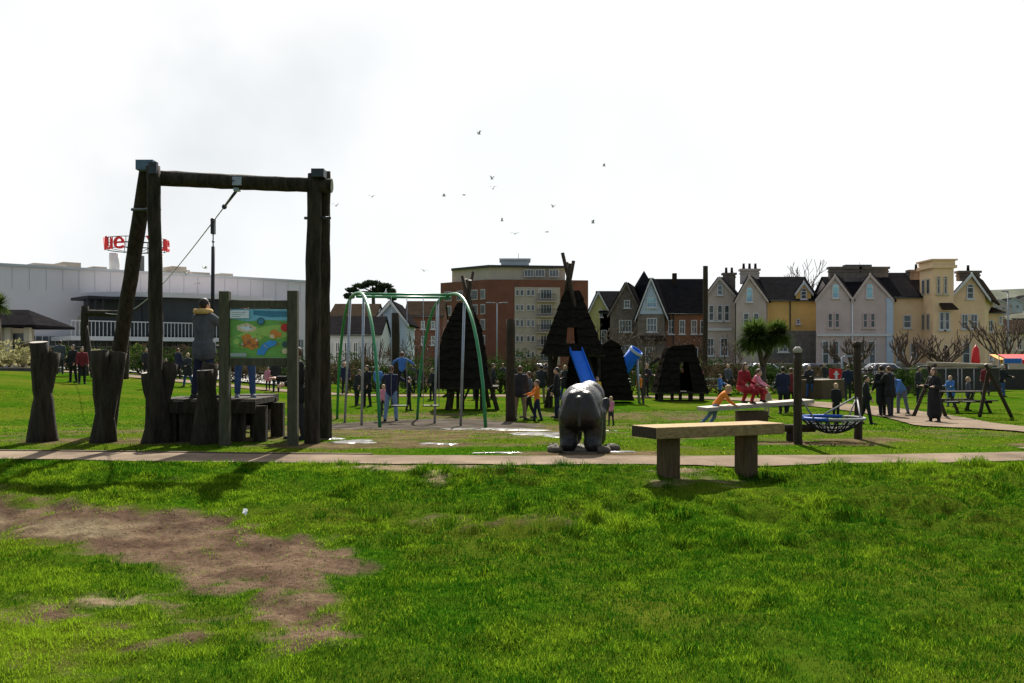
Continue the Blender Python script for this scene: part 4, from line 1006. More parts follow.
cr = [(146, 52, 1.6, 'c_dark', 'c_black', 'person in dark clothes between the two left legs of the tall frame', 40), (178, 54, 1.7, 'c_navy', 'c_black', 'person in navy behind the left shoulder of the parka person', 150), (276, 50, 1.65, 'c_dark', 'c_navy', 'person in dark clothes far behind the map board legs', 200), (268, 51, 1.2, 'c_pink', 'c_dark', 'child in pink far behind the map board legs', 20),
      (493, 48, 1.7, 'c_dark', 'c_black', 'person in dark clothes right of the left teepee', 100), (503, 56, 1.66, 'c_grey', 'c_dark', 'person in grey just left of the lone thick post', -30), (485, 58, 1.7, 'c_black', 'c_black', 'person in black far behind the left teepee leg', 20), (546, 57, 1.68, 'c_navy', 'c_dark', 'person in navy standing at the road railing left of the slide', 190), (530, 60, 1.72, 'c_black', 'c_dark', 'person in black at the road railing above the orange child', 0),
      (420, 50, 1.66, 'c_dark', 'c_black', 'person in dark clothes behind the right half of the swing', 60), (432, 46, 1.5, 'c_black', 'c_black', 'person in black at the left side of the left teepee', -60), (345, 52, 1.68, 'c_navy', 'c_black', 'person in navy far behind the first swing pole', 20), (409, 37, 1.25, 'c_black', 'c_black', 'child in black crouched right of the blue child', 80), (328, 40, 1.6, 'c_black', 'c_dark', 'person in black just right of the tall frame right leg', -80),
      (728, 52, 1.65, 'c_grey', 'c_dark', 'person in grey far left of the person in red', 30), (700, 58, 1.6, 'c_pink', 'c_dark', 'person in pink top far behind the pyramid hut', -20), (791, 36, 1.6, 'c_darkred', 'c_black', 'person in dark red half hidden by the tall round post', 170), (968, 37, 1.25, 'c_grey', 'c_dark', 'child in grey at the picnic table', 60), (824, 60, 1.66, 'c_dark', 'c_black', 'person in dark clothes at the pale rail fence', 10), (986, 52, 1.6, 'c_darkred', 'c_dark', 'person in dark red behind the log swing at the right', -40)]
for i, (px, d, h, a, b, lab, yw) in enumerate(cr):
    person(lab, px, d, h, a, b, ['h_dark', 'h_brown', 'h_blond'][i % 3], yaw=yw, coat=.2 if i % 2 else 0, child=h < 1.3, legs=((10, 3, 4), (-8, 3, 8)) if i % 3 == 0 else ((3, 4, 3), (-3, 4, 3)), vox=.016)

cr2 = [(378, 45, 1.62, 'c_blue', 'c_dark', 'person in blue jacket behind the pink child at the swing', 40), (412, 56, 1.68, 'c_grey', 'c_black', 'person in grey at the hedge in the right half of the swing', -20), (450, 49, 1.2, 'c_orange', 'c_dark', 'child in orange between the legs of the left teepee', 60), (476, 47, 1.66, 'c_navy', 'c_black', 'person in navy just behind the right leg of the left teepee', 190),
       (512, 52, 1.7, 'c_black', 'c_dark', 'person in black directly behind the lone thick post', 30), (541, 44, 1.66, 'c_dark', 'c_tan', 'person in dark jacket and tan trousers behind the orange child', 160), (565, 47, 1.64, 'c_black', 'c_jeans', 'person in black and jeans under the tallest teepee', -60), (640, 48, 1.15, 'c_orange', 'c_navy', 'child in orange right of the blue tube', -30), (646, 50, 1.68, 'c_dark', 'c_black', 'person in dark clothes beside the thin grey post', 20),
       (720, 47, 1.2, 'c_blue', 'c_dark', 'child in blue left of the person in red', 60), (760, 50, 1.66, 'c_black', 'c_black', 'person in black at the palm trunk', 10), (810, 48, 1.64, 'c_dark', 'c_jeans', 'person in dark top and jeans just right of the tall round post', -40), (848, 46, 1.66, 'c_navy', 'c_dark', 'person in navy behind the net seat right of the red notice', 170), (918, 44, 1.6, 'c_dark', 'c_black', 'person in dark clothes left of the log swing', 50), (951, 40, 1.25, 'c_blue', 'c_jeans', 'child in blue on the lawn under the log swing beam', -50), (1003, 50, 1.66, 'c_black', 'c_jeans', 'person in black and jeans right of the log swing', 30),
       (96, 46, 1.2, 'c_dark', 'c_black', 'child in dark clothes right of the red top on the left lawn', -60), (154, 44, 1.62, 'c_black', 'c_black', 'person in black seen between the frame legs above the third stump', 20), (188, 48, 1.66, 'c_dark', 'c_jeans', 'person in dark top left of the parka person', -30), (316, 46, 1.66, 'c_navy', 'c_black', 'person in navy glimpsed between the right frame legs', 10)]
for i, (px, d, h, a, b, lab, yw) in enumerate(cr2):
    person(lab, px, d, h, a, b, ['h_brown', 'h_dark', 'h_blond', 'h_grey'][i % 4], yaw=yw, coat=[0, .25, .5, .1][i % 4], child=h < 1.3, legs=[((14, 3, 6), (-10, 3, 10)), ((3, 4, 3), (-3, 4, 3)), ((8, 3, 4), (-4, 3, 4))][i % 3], arms=[((10, 8, 30), (20, 10, 60)), ((-8, 9, 20), (14, 9, 30)), ((30, 8, 70), (25, 8, 70))][i % 3], lean=[0, 4, 8][i % 3], vox=.016)
# ------------------------------------------------------------------ roads behind the park
def strip(name, x0, x1, y0, y1, m, lift, n=60):
    mb = MB(); rows = []
    for i in range(n + 1):
        x = x0 + (x1 - x0) * i / n
        rows.append([(x, y0 + (y1 - y0) * k / 3, G(x, y0 + (y1 - y0) * k / 3) + lift) for k in range(4)])
    vs = [p for r in rows for p in r]
    mb.add(vs, [(a * 4 + c, a * 4 + c + 4, a * 4 + c + 5, a * 4 + c + 1) for a in range(n) for c in range(3)])
    o = mb.build(name, m); o['kind'] = 'structure'; return o
strip('road', -20, 160, 74, 83, M['asphalt'], .06)
for y0, y1 in ((71, 73.9), (83.1, 90)):
    mb = MB(); mb.box((70, (y0 + y1) / 2, -.45 + .06), (180, y1 - y0, .26)); o = mb.build('pavement', M['pave']); o['kind'] = 'structure'
mb = MB()
for i in range(40): mb.box((-15 + i * 4, 78.5, -.45 + .068), (2, .12, .008))
o = mb.build('road_marking', M['mark']); o['kind'] = 'structure'
strip('terrace_paving', -75, -12, 57, 70, M['pave'], .07)

# ------------------------------------------------------------------ house kit
def window(root, p0, p1, q0, q1, d, fm='frame', gm='glass', mull=1, arch=False, trans=True, sill=True):
    x0, x1, z0, z1 = X(p0, d), X(p1, d), Z(q1, d), Z(q0, d); t = .10; y = d - .05
    mb = MB()
    xm = (x0 + x1) / 2; w = x1 - x0
    mb.box((x0 + t / 2, y, (z0 + z1) / 2), (t, .10, z1 - z0)); mb.box((x1 - t / 2, y, (z0 + z1) / 2), (t, .10, z1 - z0))
    mb.box((xm, y, z0 + t / 2), (w - 2 * t, .10, t)); mb.box((xm, y, z1 - t / 2), (w - 2 * t, .10, t))
    if trans: mb.box((xm, y + .012, (z0 + z1) / 2), (w - 2 * t, .07, .07))
    for k in range(mull): mb.box((x0 + w * (k + 1) / (mull + 1), y + .014, (z0 + z1) / 2), (.06, .06, z1 - z0 - 2 * t))
    if arch:
        n = 10; mb.prism([(xm + w / 2 * math.cos(math.pi * k / n), d - .10, z1 + w * .42 * math.sin(math.pi * k / n)) for k in range(n + 1)], (0, .10, 0))
    fr = mb.build('window', M[fm], root)
    mb = MB(); mb.box((xm, d - .015, (z0 + z1) / 2), (w - 2 * t + .02, .05, z1 - z0 - 2 * t + .02))
    if arch:
        n = 10; mb.prism([(xm + w * .38 * math.cos(math.pi * k / n), d - .112, z1 + w * .32 * math.sin(math.pi * k / n)) for k in range(n + 1)], (0, .05, 0))
    mb.build('pane', M[gm], fr)
    if sill: mb = MB(); mb.box((xm, d - .12, z0 - .07), (w + .25, .24, .12)); mb.build('sill', M[fm], fr)
def front_gable(root, pl, pr, ap, ey, ay, by, d, depth, wall, roof='roof', barge='frame', over=.35):
    """gable towards the camera"""
    xl, xr, xa = X(pl, d), X(pr, d), X(ap, d); ze, za, zb = Z(ey, d), Z(ay, d), Z(by, d); sk = (xr / d + .10) if xr > 8 and d < 200 else 0   # these houses stand askew: their right hand slopes show
    mb = MB(); mb.prism([(xl, d, zb), (xr, d, zb), (xr, d, ze), (xa, d, za), (xl, d, ze)], (sk * depth, depth, 0)); w = mb.build('wall', M[wall], root)
    rf = MB()
    for sx, x in ((-1, xl), (1, xr)):
        dx, dz = x - xa, ze - za; k = 1 + over / abs(dx)
        a = Vector((xa, d - over, za + .03)); b = Vector((xa + dx * k, d - over, za + dz * k + .03)); nrm = Vector((-dz, 0, dx)).normalized() * (.22 if dx > 0 else -.22)
        if nrm.z < 0: nrm = -nrm
        rf.prism([a, b, b + nrm, a + nrm + Vector((0, 0, .08))] if True else [], (sk * (depth + over * 2), depth + over * 2, 0))
    r = rf.build('roof', M[roof], root)
    if barge:
        mb = MB()
        for x in (xl, xr):
            dx, dz = x - xa, ze - za; k = 1 + over / abs(dx)
            mb.bar((xa, d - over - .04, za + .06), (xa + dx * k, d - over - .04, za + dz * k + .06), .06, .30, up=(0, -1, 0)) if False else mb.prism([(xa, d - over - .07, za - .12), (xa + dx * k, d - over - .07, za + dz * k - .12), (xa + dx * k, d - over - .07, za + dz * k + .2), (xa, d - over - .07, za + .3)], (0, .066, 0))
        mb.build('bargeboard', M[barge], root)
    return w, r
def side_roof(root, pl, pr, ey, ry, by, d, depth, wall, roof='roof', over=.35):
    """ridge across the picture"""
    xl, xr = X(pl, d), X(pr, d); ze, zb = Z(ey, d), Z(by, d); zr = Z(ry, d + depth / 2)
    mb = MB(); mb.prism([(xl, d, zb), (xl, d, ze), (xl, d + depth / 2, zr), (xl, d + depth, ze), (xl, d + depth, zb)], (xr - xl, 0, 0)); w = mb.build('wall', M[wall], root)
    mb = MB(); o = over; s = (zr - ze) / (depth / 2)
    for sg in (-1, 1):
        ye = d - o if sg < 0 else d + depth + o; yr_ = d + depth / 2
        mb.prism([(xl - .15, ye, ze - s * o + .04), (xl - .15, yr_, zr + .04), (xl - .15, yr_, zr + .26), (xl - .15, ye, ze - s * o + .2)], (xr - xl + .3, 0, 0))
    r = mb.build('roof', M[roof], root)
    mb = MB(); mb.tube([(xl, d - o - .05, ze - s * o + .06), (xr, d - o - .05, ze - s * o + .06)], .07, 6); mb.build('gutter', M['darkclad'], root)
    return w, r
def chimney(root, px, py0, py1, w, d, m, pots=3, dp=.8, parent=None):
    mb = MB(); x = X(px, d); z0, z1 = Z(py1, d), Z(py0, d); mb.box((x, d, (z0 + z1) / 2), (w, dp, z1 - z0)); mb.box((x, d, z1 - .12), (w + .3, dp + .3, .24)); mb.box((x, d, z1 - .5), (w + .15, dp + .15, .14))
    c = mb.build('chimney', M[m], parent or root)
    for k in range(pots):
        mb = MB(); xx = x + (k - (pots - 1) / 2) * w / max(pots, 1); mb.tube([(xx, d, z1 - .02), (xx, d, z1 + .55), (xx, d, z1 + .62)], [.17, .13, .16], 9); o = mb.build('chimney_pot', M['roofbrown'], root)
def hroot(label, px, d, name='house', cat='house'): return thing(name, label, cat, (X(px, d), d, G(X(px, d), d)))

# --- pale yellow gabled house
d = 125
h = hroot('pale yellow gabled house beside the tallest teepee', 600, d)
front_gable(h, 586, 612, 598, 318, 293, 374, d, 10, 'lemon')
for a, b in ((599.5, 602.5),): window(h, a, b, 309, 317, d, gm='glass', mull=0)
window(h, 591, 597, 330, 343, d); window(h, 601, 607, 330, 343, d)
d = 122
h = hroot('dark slate roofed side house half hidden behind brown stone gable', 607, d)
side_roof(h, 600, 622, 312, 293, 374, d + 3, 9, 'yellow')
# --- brown stone gable
d = 118
h = hroot('brown rubble stone gabled house with white mullioned windows', 625, d)
front_gable(h, 610, 640, 626, 312, 284, 374, d, 10, 'brownstone', barge='brownstone')
window(h, 619, 631.5, 320, 332, d, mull=3); window(h, 624, 630, 300, 308, d, mull=1); window(h, 618, 632, 345, 362, d, mull=3)
mb = MB(); x = X(644, d + 6); zt = Z(271, d + 6); zb = Z(286, d + 6); mb.tube([(x, d + 6, zb - 2), (x, d + 6, zb), (x, d + 6, zt)], [1.15, 1.15, .03], 8, smooth=False); mb.build('spire', M['roof'], h)
# --- white gable and brick range
d = 114
h = hroot('brick house with white half gable and long slate roof', 670, d)
side_roof(h, 655, 712, 312, 281, 374, d + 1.2, 9, 'obrick')
front_gable(h, 637.5, 664.5, 650.5, 313, 279.5, 374, d, 9, 'brownstone')
mb = MB(); xl, xr, xa = X(638.5, d), X(664, d), X(650.5, d); mb.prism([(xl + .1, d - .06, Z(314, d)), (xr - .1, d - .06, Z(314, d)), (xa, d - .06, Z(281, d))], (0, .05, 0)); mb.build('gable_panel', M['bluewhite'], h)
window(h, 646.5, 656.5, 297, 307.5, d - .07, gm='blueglass', mull=2); window(h, 646.5, 657, 318, 332, d, mull=2)
mb = MB(); mb.prism([(X(639, d), d - 1.1, Z(340, d)), (X(665, d), d - 1.1, Z(340, d)), (X(664, d), d - .02, Z(335.5, d)), (X(640, d), d - .02, Z(335.5, d))], (0, .05, -.12)); mb.build('porch_roof', M['roofbrown'], h)
for a in (668, 679, 691, 700): window(h, a, a + 6, 320, 334, d + 1.2, mull=1)
for a in (645, 670, 690): window(h, a, a + 8, 347, 364, (d if a < 660 else d + 1.2), mull=1)
mb = MB(); x = X(674.5, d + 5); mb.box((x, d + 5, Z(280, d + 5)), (.5, .5, 1.6)); mb.tube([(x, d + 5, Z(277, d + 5)), (x, d + 5, Z(275, d + 5))], .16, 8); mb.build('chimney', M['roofbrown'], h)
mb = MB(); x = X(675, d); mb.tube([(x, d + 1.1, Z(374, d)), (x, d + 1.1, Z(313, d))], .07, 7); mb.build('drainpipe', M['darkclad'], h)
# --- grey house with small gable
d = 110
h = hroot('narrow grey rendered house with small white gable dormer', 722, d)
front_gable(h, 705, 735, 719, 297, 279, 376, d + 1.5, 9, 'greyrender', over=.2, barge='greyrender')
chimney(h, 729, 273, 290, 1.3, d + 5, 'brownstone', 2); window(h, 717, 722.5, 285, 295, d + 1.5, mull=0, arch=True)
for a in (708.5, 717, 724): window(h, a, a + 5.5, 305, 321, d + 1.5, mull=0)
window(h, 707, 714, 338, 356, d + 1.5); window(h, 720, 728, 338, 356, d + 1.5)
mb = MB(); mb.box((X(720, d), d + 1.4, Z(329, d)), (3.2, .25, .3)); mb.build('string_course', M['frame'], h)
# --- ochre house with grey gable front
d = 108
h = hroot('ochre side walled house with grey gable front and big chimney stack', 770, d)
side_roof(h, 757, 816, 299.5, 279, 376, d + 1.6, 9, 'yellow')
front_gable(h, 736, 766, 749, 300, 277.5, 376, d, 7, 'greyrender', barge='greyrender', over=.2)
chimney(h, 749.5, 269, 284, 2.0, d + 6, 'greyrender', 3)
window(h, 746, 752.5, 290, 302, d, gm='blueglass', mull=0, arch=True); window(h, 743, 749, 313, 326, d, mull=0); window(h, 753, 759, 313, 326, d, mull=0)
front_gable(h, 796, 811, 803.5, 293, 283.5, 299.5, d + 1.4, 4, 'yellow', over=.2); window(h, 800.5, 806.5, 291, 299, d + 1.4, mull=0, arch=True)
window(h, 796, 800, 319, 324, d + 1.6, mull=0); 
mb = MB(); x = X(794, d); mb.tube([(x, d + 1.5, Z(376, d)), (x, d + 1.5, Z(300, d))], .07, 7); mb.build('drainpipe', M['darkclad'], h)
mb = MB(); mb.box((X(790, d), d + .3, Z(353.5, d)), (5.2, 2.4, Z(331, d) - Z(376, d))); mb.build('lean_to', M['stonewall'], h)
window(h, 778, 788, 340, 352, d - .9, mull=1)
# --- lilac double gable
d = 104
h = hroot('pale lilac house with twin front gables and cream side wing', 865, d)
side_roof(h, 880, 930, 296.5, 275, 378, d + 1.6, 9, 'cream')
side_roof(h, 836, 880.5, 300, 279, 378, d + 1.7, 9, 'lilac')
front_gable(h, 816, 852, 834.5, 300, 277, 378, d, 6, 'lilac', barge='lilac', over=.15)
front_gable(h, 852, 892, 869.5, 300, 276, 378, d - .02, 6, 'lilac', barge='lilac', over=.15)
for px, w in ((844, 1.9), (873, 1.8)): chimney(h, px, 267, 284, w * 1.7, d + 5.5, 'brownstone', 0)
chimney(h, 857, 265, 283, 2.6, d + 6.5, 'stonewall', 0); chimney(h, 916, 270, 284, 1.6, d + 5, 'brownstone', 1)
for a in (832, 866): window(h, a, a + 7, 287, 298, d - (.02 if a > 850 else 0), gm='blueglass', mull=0, arch=True)
for a in (827.5, 834.5, 862.5, 870): window(h, a, a + 5, 313, 328, d - (.02 if a > 850 else 0), mull=0, fm='lilac')
for a in (822, 832, 858, 868.5): window(h, a, a + 7, 341, 367, d - (.02 if a > 850 else 0), mull=0, fm='frame')
mb = MB(); mb.box((X(854, d), d - .12, Z(335, d)), (7.7, .22, .25)); mb.build('string_course', M['frame'], h)
mb = MB(); mb.box((X(889.5, d), d - .08, Z(337, d)), (.7, .14, 8.2)); mb.build('quoin_pilaster', M['bluewhite'], h)
mb = MB(); x = X(852, d); mb.tube([(x, d - .12, Z(377, d)), (x, d - .12, Z(302, d))], .07, 7); mb.build('drainpipe', M['white'], h)
window(h, 903, 911, 315, 328, d + 1.6, mull=0); window(h, 896, 903, 343, 362, d + 1.6, mull=0); window(h, 910, 917, 343, 362, d + 1.6, mull=0)
# --- cream tower house
d = 103
h = hroot('cream villa with square flat topped tower and gabled wing', 950, d, 'villa')
front_gable(h, 951, 985, 970, 296, 275.5, 378, d + .6, 9, 'cream', over=.4, roof='roofbrown')
mb = MB(); x0, x1 = X(932, d), X(952.5, d); mb.box(((x0 + x1) / 2, d + 1.4, (Z(268, d) + Z(378, d)) / 2), (x1 - x0, 3.4, Z(268, d) - Z(378, d))); mb.build('tower', M['cream'], h)
mb = MB(); zc = Z(268, d); mb.box(((x0 + x1) / 2, d + 1.4, zc + .12), (x1 - x0 + .5, 3.9, .3)); mb.box(((x0 + x1) / 2, d + 1.4, zc + .5), (x1 - x0 + .2, 3.6, .5)); mb.box(((x0 + x1) / 2, d + 1.4, zc + .82), (x1 - x0 + .6, 4.0, .16)); mb.build('cornice', M['cream'], h)
for a in (936.5, 943.5): window(h, a, a + 3.6, 278, 294, d - .3, mull=0, arch=True, fm='flatcream')
for dz0, dz1 in ((278, 294), (313, 330)):
    for dy in (.55, 1.75):
        mb = MB(); mb.box((x0 - .02, d + dy + .3, (Z(dz0, d) + Z(dz1, d)) / 2), (.1, .75, Z(dz0, d) - Z(dz1, d))); fr = mb.build('window', M['flatcream'], h)
        mb = MB(); mb.box((x0 - .06, d + dy + .3, (Z(dz0, d) + Z(dz1, d)) / 2), (.06, .52, Z(dz0, d) - Z(dz1, d) - .25)); mb.build('pane', M['glass'], fr)
for a in (939, 944.5): window(h, a, a + 5, 312, 330, d - .3, mull=0)
mb = MB(); mb.prism([(X(937, d), d - 1.3, Z(309.5, d)), (X(953, d), d - 1.3, Z(309.5, d)), (X(951, d), d - .3, Z(303, d)), (X(938, d), d - .3, Z(303, d))], (0, .08, -.1)); mb.build('awning', M['roofbrown'], h)
window(h, 966.5, 973.5, 287, 299, d + .6, mull=0, arch=True); window(h, 961, 968, 314, 329, d + .6, mull=1); window(h, 970, 977.5, 314, 329, d + .6, mull=1)
window(h, 962, 970, 343, 364, d + .6, gm='glass', mull=0)
chimney(h, 968, 271, 281, 2.2, d + 5, 'brownstone', 1)
# --- low cream annex
d = 108
h = hroot('small low cream annex right of the tower villa', 993, d)
side_roof(h, 984, 1003, 313, 309, 378, d, 6, 'cream', roof='roofbrown'); window(h, 1004 - 5, 1002, 316, 324, d, mull=0); window(h, 987, 992, 346, 360, d); window(h, 987, 993, 320, 332, d)
d = 116
h = hroot('brown roofed low building at the right edge behind the kiosk', 1022, d)
side_roof(h, 1002, 1060, 333, 322, 376, d, 8, 'flatcream', roof='roofbrown')
for a in (1006, 1016, 1030): window(h, a, a + 6, 338, 350, d)

# --- brick flats
d = 150
fl = hroot('five storey brick flats with set back cream top floor', 514, d, 'apartment_block', 'flats')
ang = math.radians(28)
mb = MB(); xa, xb, xc, xd = X(441, d + 8), X(488, d), X(513.5, d), X(588, d + 2); zt, zb = Z(279.5, d), Z(376, d)
mb.prism([(xa, d + 7, zb), (xb, d, zb), (xc, d, zb), (xd, d + 1.6, zb), (xd, d + 17, zb), (xa, d + 17, zb)], (0, 0, zt - zb)); mb.build('wall', M['brick'], fl)
mb = MB(); z0 = zt + .01; z1 = Z(266, d); mb.prism([(X(452, d + 8), d + 8, z0), (xb + .2, d + 2, z0), (xd - 3.4, d + 3.4, z0), (xd - 3.4, d + 15, z0), (X(452, d + 8), d + 15, z0)], (0, 0, z1 - z0)); mb.build('top_storey', M['flatcream'], fl)
mb = MB(); mb.prism([(X(451, d + 7), d + 7.3, z1), (xb, d + 1.3, z1), (xd - 3, d + 2.8, z1), (xd - 3, d + 15.4, z1), (X(451, d + 7), d + 15.4, z1)], (0, 0, .3)); mb.build('flat_roof', M['darkclad'], fl)
mb = MB(); mb.box((X(515, d + 6), d + 9, (Z(265, d) + Z(258, d)) / 2 + .3), (4.4, 4, Z(258, d) - Z(266, d))); mb.box((X(515, d + 6), d + 9, Z(257.5, d) + .4), (4.9, 4.5, .3)); mb.build('plant_room', M['offwhite'], fl)
mb = MB(); mb.tube([(X(519, d), d + 9, Z(258, d)), (X(519, d), d + 9, Z(247, d))], .035, 5); mb.build('aerial', M['darksteel'], fl)
# front right wing panels follow the slightly turned facade
def fy(px): t = (X(px, d) - xc) / (xd - xc); return d + 1.6 * t
rows = [(288, 302), (303, 317), (318, 333), (334, 348), (350, 364)]
mb = MB(); mb.prism([(X(514.5, d), fy(514.5) - .1, Z(365, d)), (X(560.5, d), fy(560.5) - .1, Z(365, d)), (X(560.5, d), fy(560.5) - .1, Z(287, d)), (X(514.5, d), fy(514.5) - .1, Z(287, d))], (0, .08, 0)); mb.build('cladding_panel', M['flatpanel'], fl)
for a, b in rows:
    for p in (515.5, 520, 526.5, 531): window(fl, p, p + 3.8, a + 1.5, b - 6, fy(p) - .12, mull=0, sill=False, trans=False)
    window(fl, 538, 552, a + 1, b - 3, fy(545) - .14, mull=4, sill=False, trans=False)
    mb = MB(); y = fy(545) - .9; xw0, xw1 = X(537, d), X(556, d); zf = Z(b - 1, d); mb.box(((xw0 + xw1) / 2, y + .35, zf - .1), (xw1 - xw0, 1.2, .16)); bo = mb.build('balcony', M['flatpanel'], fl)
    mb = MB(); 
    for k in range(15): x = xw0 + (xw1 - xw0) * k / 14; mb.box((x, y - .2, zf + .5), (.05, .05, 1.0))
    mb.box(((xw0 + xw1) / 2, y - .2, zf + 1.03), (xw1 - xw0, .07, .07)); mb.build('railing', M['black'], bo)
for p in (524, 535, 549): window(fl, p, p + 10, 269.5, 277, d + 2.2, mull=2, sill=False, trans=False)
# angled left wing
def lp(px):
    # point on the angled facade seen at this column
    k = (px - 512) / F; t = (k * (d + 7) - xa) / ((xb - xa) + k * 7); return xa + (xb - xa) * t, d + 7 - 7 * t
a_l = math.atan2(-7, xb - xa)
for a, b in rows:
    for p0, p1 in ((443, 453), (456, 464), (470, 479), (480, 486)):
        x_, y_ = lp((p0 + p1) / 2); w = X(p1, y_) - X(p0, y_); z0_, z1_ = Z(b - 3, d), Z(a + 1, d)
        fr = thing('x', 'x', 'x'); bpy.data.objects.remove(fr)
        mb = MB(); mb.box((x_, y_ - .03, (z0_ + z1_) / 2), (w, .2, z1_ - z0_), a_l)
        fr = mb.build('window', M['frame'], fl)
        mb = MB()
        nrm = Vector((math.sin(a_l), -math.cos(a_l), 0)); tg = Vector((math.cos(a_l), math.sin(a_l), 0))
        for k in range(3):
            c = Vector((x_, y_ - .03, (z0_ + z1_) / 2)) + nrm * .09 + tg * (w * (k - 1) * .31); mb.box(c, (w * .27, .05, (z1_ - z0_) * .86), a_l)
        mb.build('pane', M['glass'], fr)

# --- cinema, left
cn_ = thing('cinema_building', 'long pale grey clad cinema building with dark canopy on the left', 'cinema', (X(150, 80), 80, G(X(150, 80), 80)))
def cw(t): return Vector((X(-70, 69) + (X(306, 88) - X(-70, 69)) * t, 69 + 19 * t, 0))
ztop = 8.15; e = Vector((cw(1) - cw(0))).normalized(); nb = Vector((-e.y, e.x, 0))
def slab(mb, t0, t1, z0, z1, off0, off1):
    a = cw(t0); b = cw(t1); P = [a - nb * off0, b - nb * off0, b - nb * off1, a - nb * off1]
    mb.prism([(p.x, p.y, z0) for p in P], (0, 0, z1 - z0))
mb = MB(); slab(mb, 0, 1, -.6, ztop, 0, -22); mb.build('wall', M['clad'], cn_)
mb = MB(); slab(mb, -.003, 1.003, ztop + .003, ztop + .18, .12, -22); mb.build('roof_edge', M['offwhite'], cn_)
for k in range(25): mb = MB(); slab(mb, k / 25 + .0195, k / 25 + .0199, 6.5, ztop - .05, .02, -.02); mb.build('cladding_joint', M['steel'], cn_)
# curved canopy and dark glazed front
def curve(px): # px -> t along wall
    return (px + 70) / 376
mb = MB(); pts = []
for i in range(25):
    t = curve(62) + (curve(285) - curve(62)) * i / 24; k = math.sin(math.pi * min(1, i / 24 * 1.15)) ** .5 if i < 24 else 0
    pts.append(cw(t) - nb * (1.2 + 4.2 * max(0, k)))
bk = [cw(curve(285)), cw(curve(62))]
n = len(pts) + 2; P = [(p.x, p.y, 6.05) for p in pts] + [(p.x, p.y, 6.05) for p in bk]
mb.add(P + [(p[0], p[1], 6.4) for p in P], [tuple(range(n))[::-1], tuple(range(n, 2 * n))] + [(i, (i + 1) % n, n + (i + 1) % n, n + i) for i in range(n)]); mb.build('canopy', M['clad'], cn_)
mb = MB(); m2 = [p + nb * .6 for p in pts]; P = [(p.x, p.y, 3.2) for p in m2] + [(p.x, p.y, 3.2) for p in bk]
mb.add(P + [(p[0], p[1], 6.04) for p in P], [tuple(range(n))[::-1], tuple(range(n, 2 * n))] + [(i, (i + 1) % n, n + (i + 1) % n, n + i) for i in range(n)]); mb.build('dark_fascia', M['darkclad'], cn_)
mb = MB(); slab(mb, curve(-60), curve(300), .2, 3.1, .35, -.02); mb.build('shopfront', M['glass'], cn_)
mb = MB()
for k in range(60):
    t = curve(-55) + (curve(296) - curve(-55)) * k / 59; slab(mb, t, t + .0016, .2, 3.1, .45, .36)
slab(mb, curve(-60), curve(300), 2.3, 2.4, .45, .36); mb.build('mullion', M['frame'], cn_)
# terrace balcony in front
mb = MB(); slab(mb, curve(30), curve(190), 2.75, 3.05, 5.2, .5); bal = mb.build('balcony', M['white'], cn_)
mb = MB()
for k in range(46):
    t = curve(30) + (curve(190) - curve(30)) * k / 45; slab(mb, t, t + .0012, 3.05, 4.1, 5.15, 5.08)
slab(mb, curve(30), curve(190), 4.1, 4.17, 5.17, 5.05); mb.build('railing', M['white'], bal)
mb = MB(); 
for k in range(9): t = curve(34) + (curve(186) - curve(34)) * k / 8; slab(mb, t, t + .003, 0, 2.74, 5.0, 4.8)
mb.build('column', M['darkclad'], bal)
# dark frame pergola on the terrace
pg = thing('terrace_pergola', 'thin black flat roofed pergola on the cinema terrace', 'pergola', tuple(cw(curve(70)) - nb * 2) [:2] + (3.05,))
mb = MB(); slab(mb, curve(46), curve(100), 5.75, 5.95, 4.8, 1.0); mb.build('canopy', M['black'], pg)
for px in (46.5, 53, 60, 97):
    mb = MB(); slab(mb, curve(px), curve(px) + .004, 3.06, 5.74, 4.7, 4.5); mb.build('post', M['black'], pg)
for k, px in enumerate((56, 66, 112, 122, 176, 240, 284)):
    mb = MB(); slab(mb, curve(px), curve(px + 7), 3.3, 4.6, .3, .02); mb.build('lit_window' if 0 else 'window', M['flatcream'] if k % 3 == 0 else M['blueglass'], cn_)
for (p0, p1, hh, o) in ((30, 62, .5, -4), (66, 84, .9, -6), (88, 102, .5, -4), (167, 186, .55, -3), (176, 193, 1.0, -5), (205, 226, .7, -6), (228, 242, .55, -4), (250, 300, .2, -5)):
    mb = MB(); slab(mb, curve(p0), curve(p1), ztop + .19, ztop + .19 + hh, o, o - 3); mb.build('roof_plant', M['flatpanel'], cn_)
# roof sign: letters on a ring
rc = Vector((X(137, 84), 84, 0)); rr = 2.5; zs = ztop + .2
sgn = thing('roof_sign', 'red lettered ring sign on white columns on the cinema roof', 'sign', (rc.x, rc.y, zs))
for sx in (-1.9, 1.75):
    mb = MB(); mb.tube([(rc.x + sx, rc.y, zs), (rc.x + sx, rc.y, zs + 1.95)], .42, 14); mb.build('column', M['white'], sgn)
mb = MB(); mb.box((rc.x, rc.y, zs + .9), (.9, .9, 1.7)); mb.build('core', M['darkclad'], sgn)
mb = MB()
for z in (2.2, 2.65, 3.1): mb.tube([(rc.x + (rr - .08) * math.cos(a), rc.y + (rr - .08) * math.sin(a), zs + z) for a in [2 * math.pi * i / 40 for i in range(41)]], .035, 6)
for k in range(8):
    a = 2 * math.pi * k / 8; mb.tube([(rc.x, rc.y, zs + 1.9), (rc.x + (rr - .08) * math.cos(a), rc.y + (rr - .08) * math.sin(a), zs + 2.2)], .03, 5)
    mb.tube([(rc.x + (rr - .08) * math.cos(a), rc.y + (rr - .08) * math.sin(a), zs + z) for z in (2.15, 3.15)], .03, 5)
mb.build('ring_frame', M['black'], sgn)
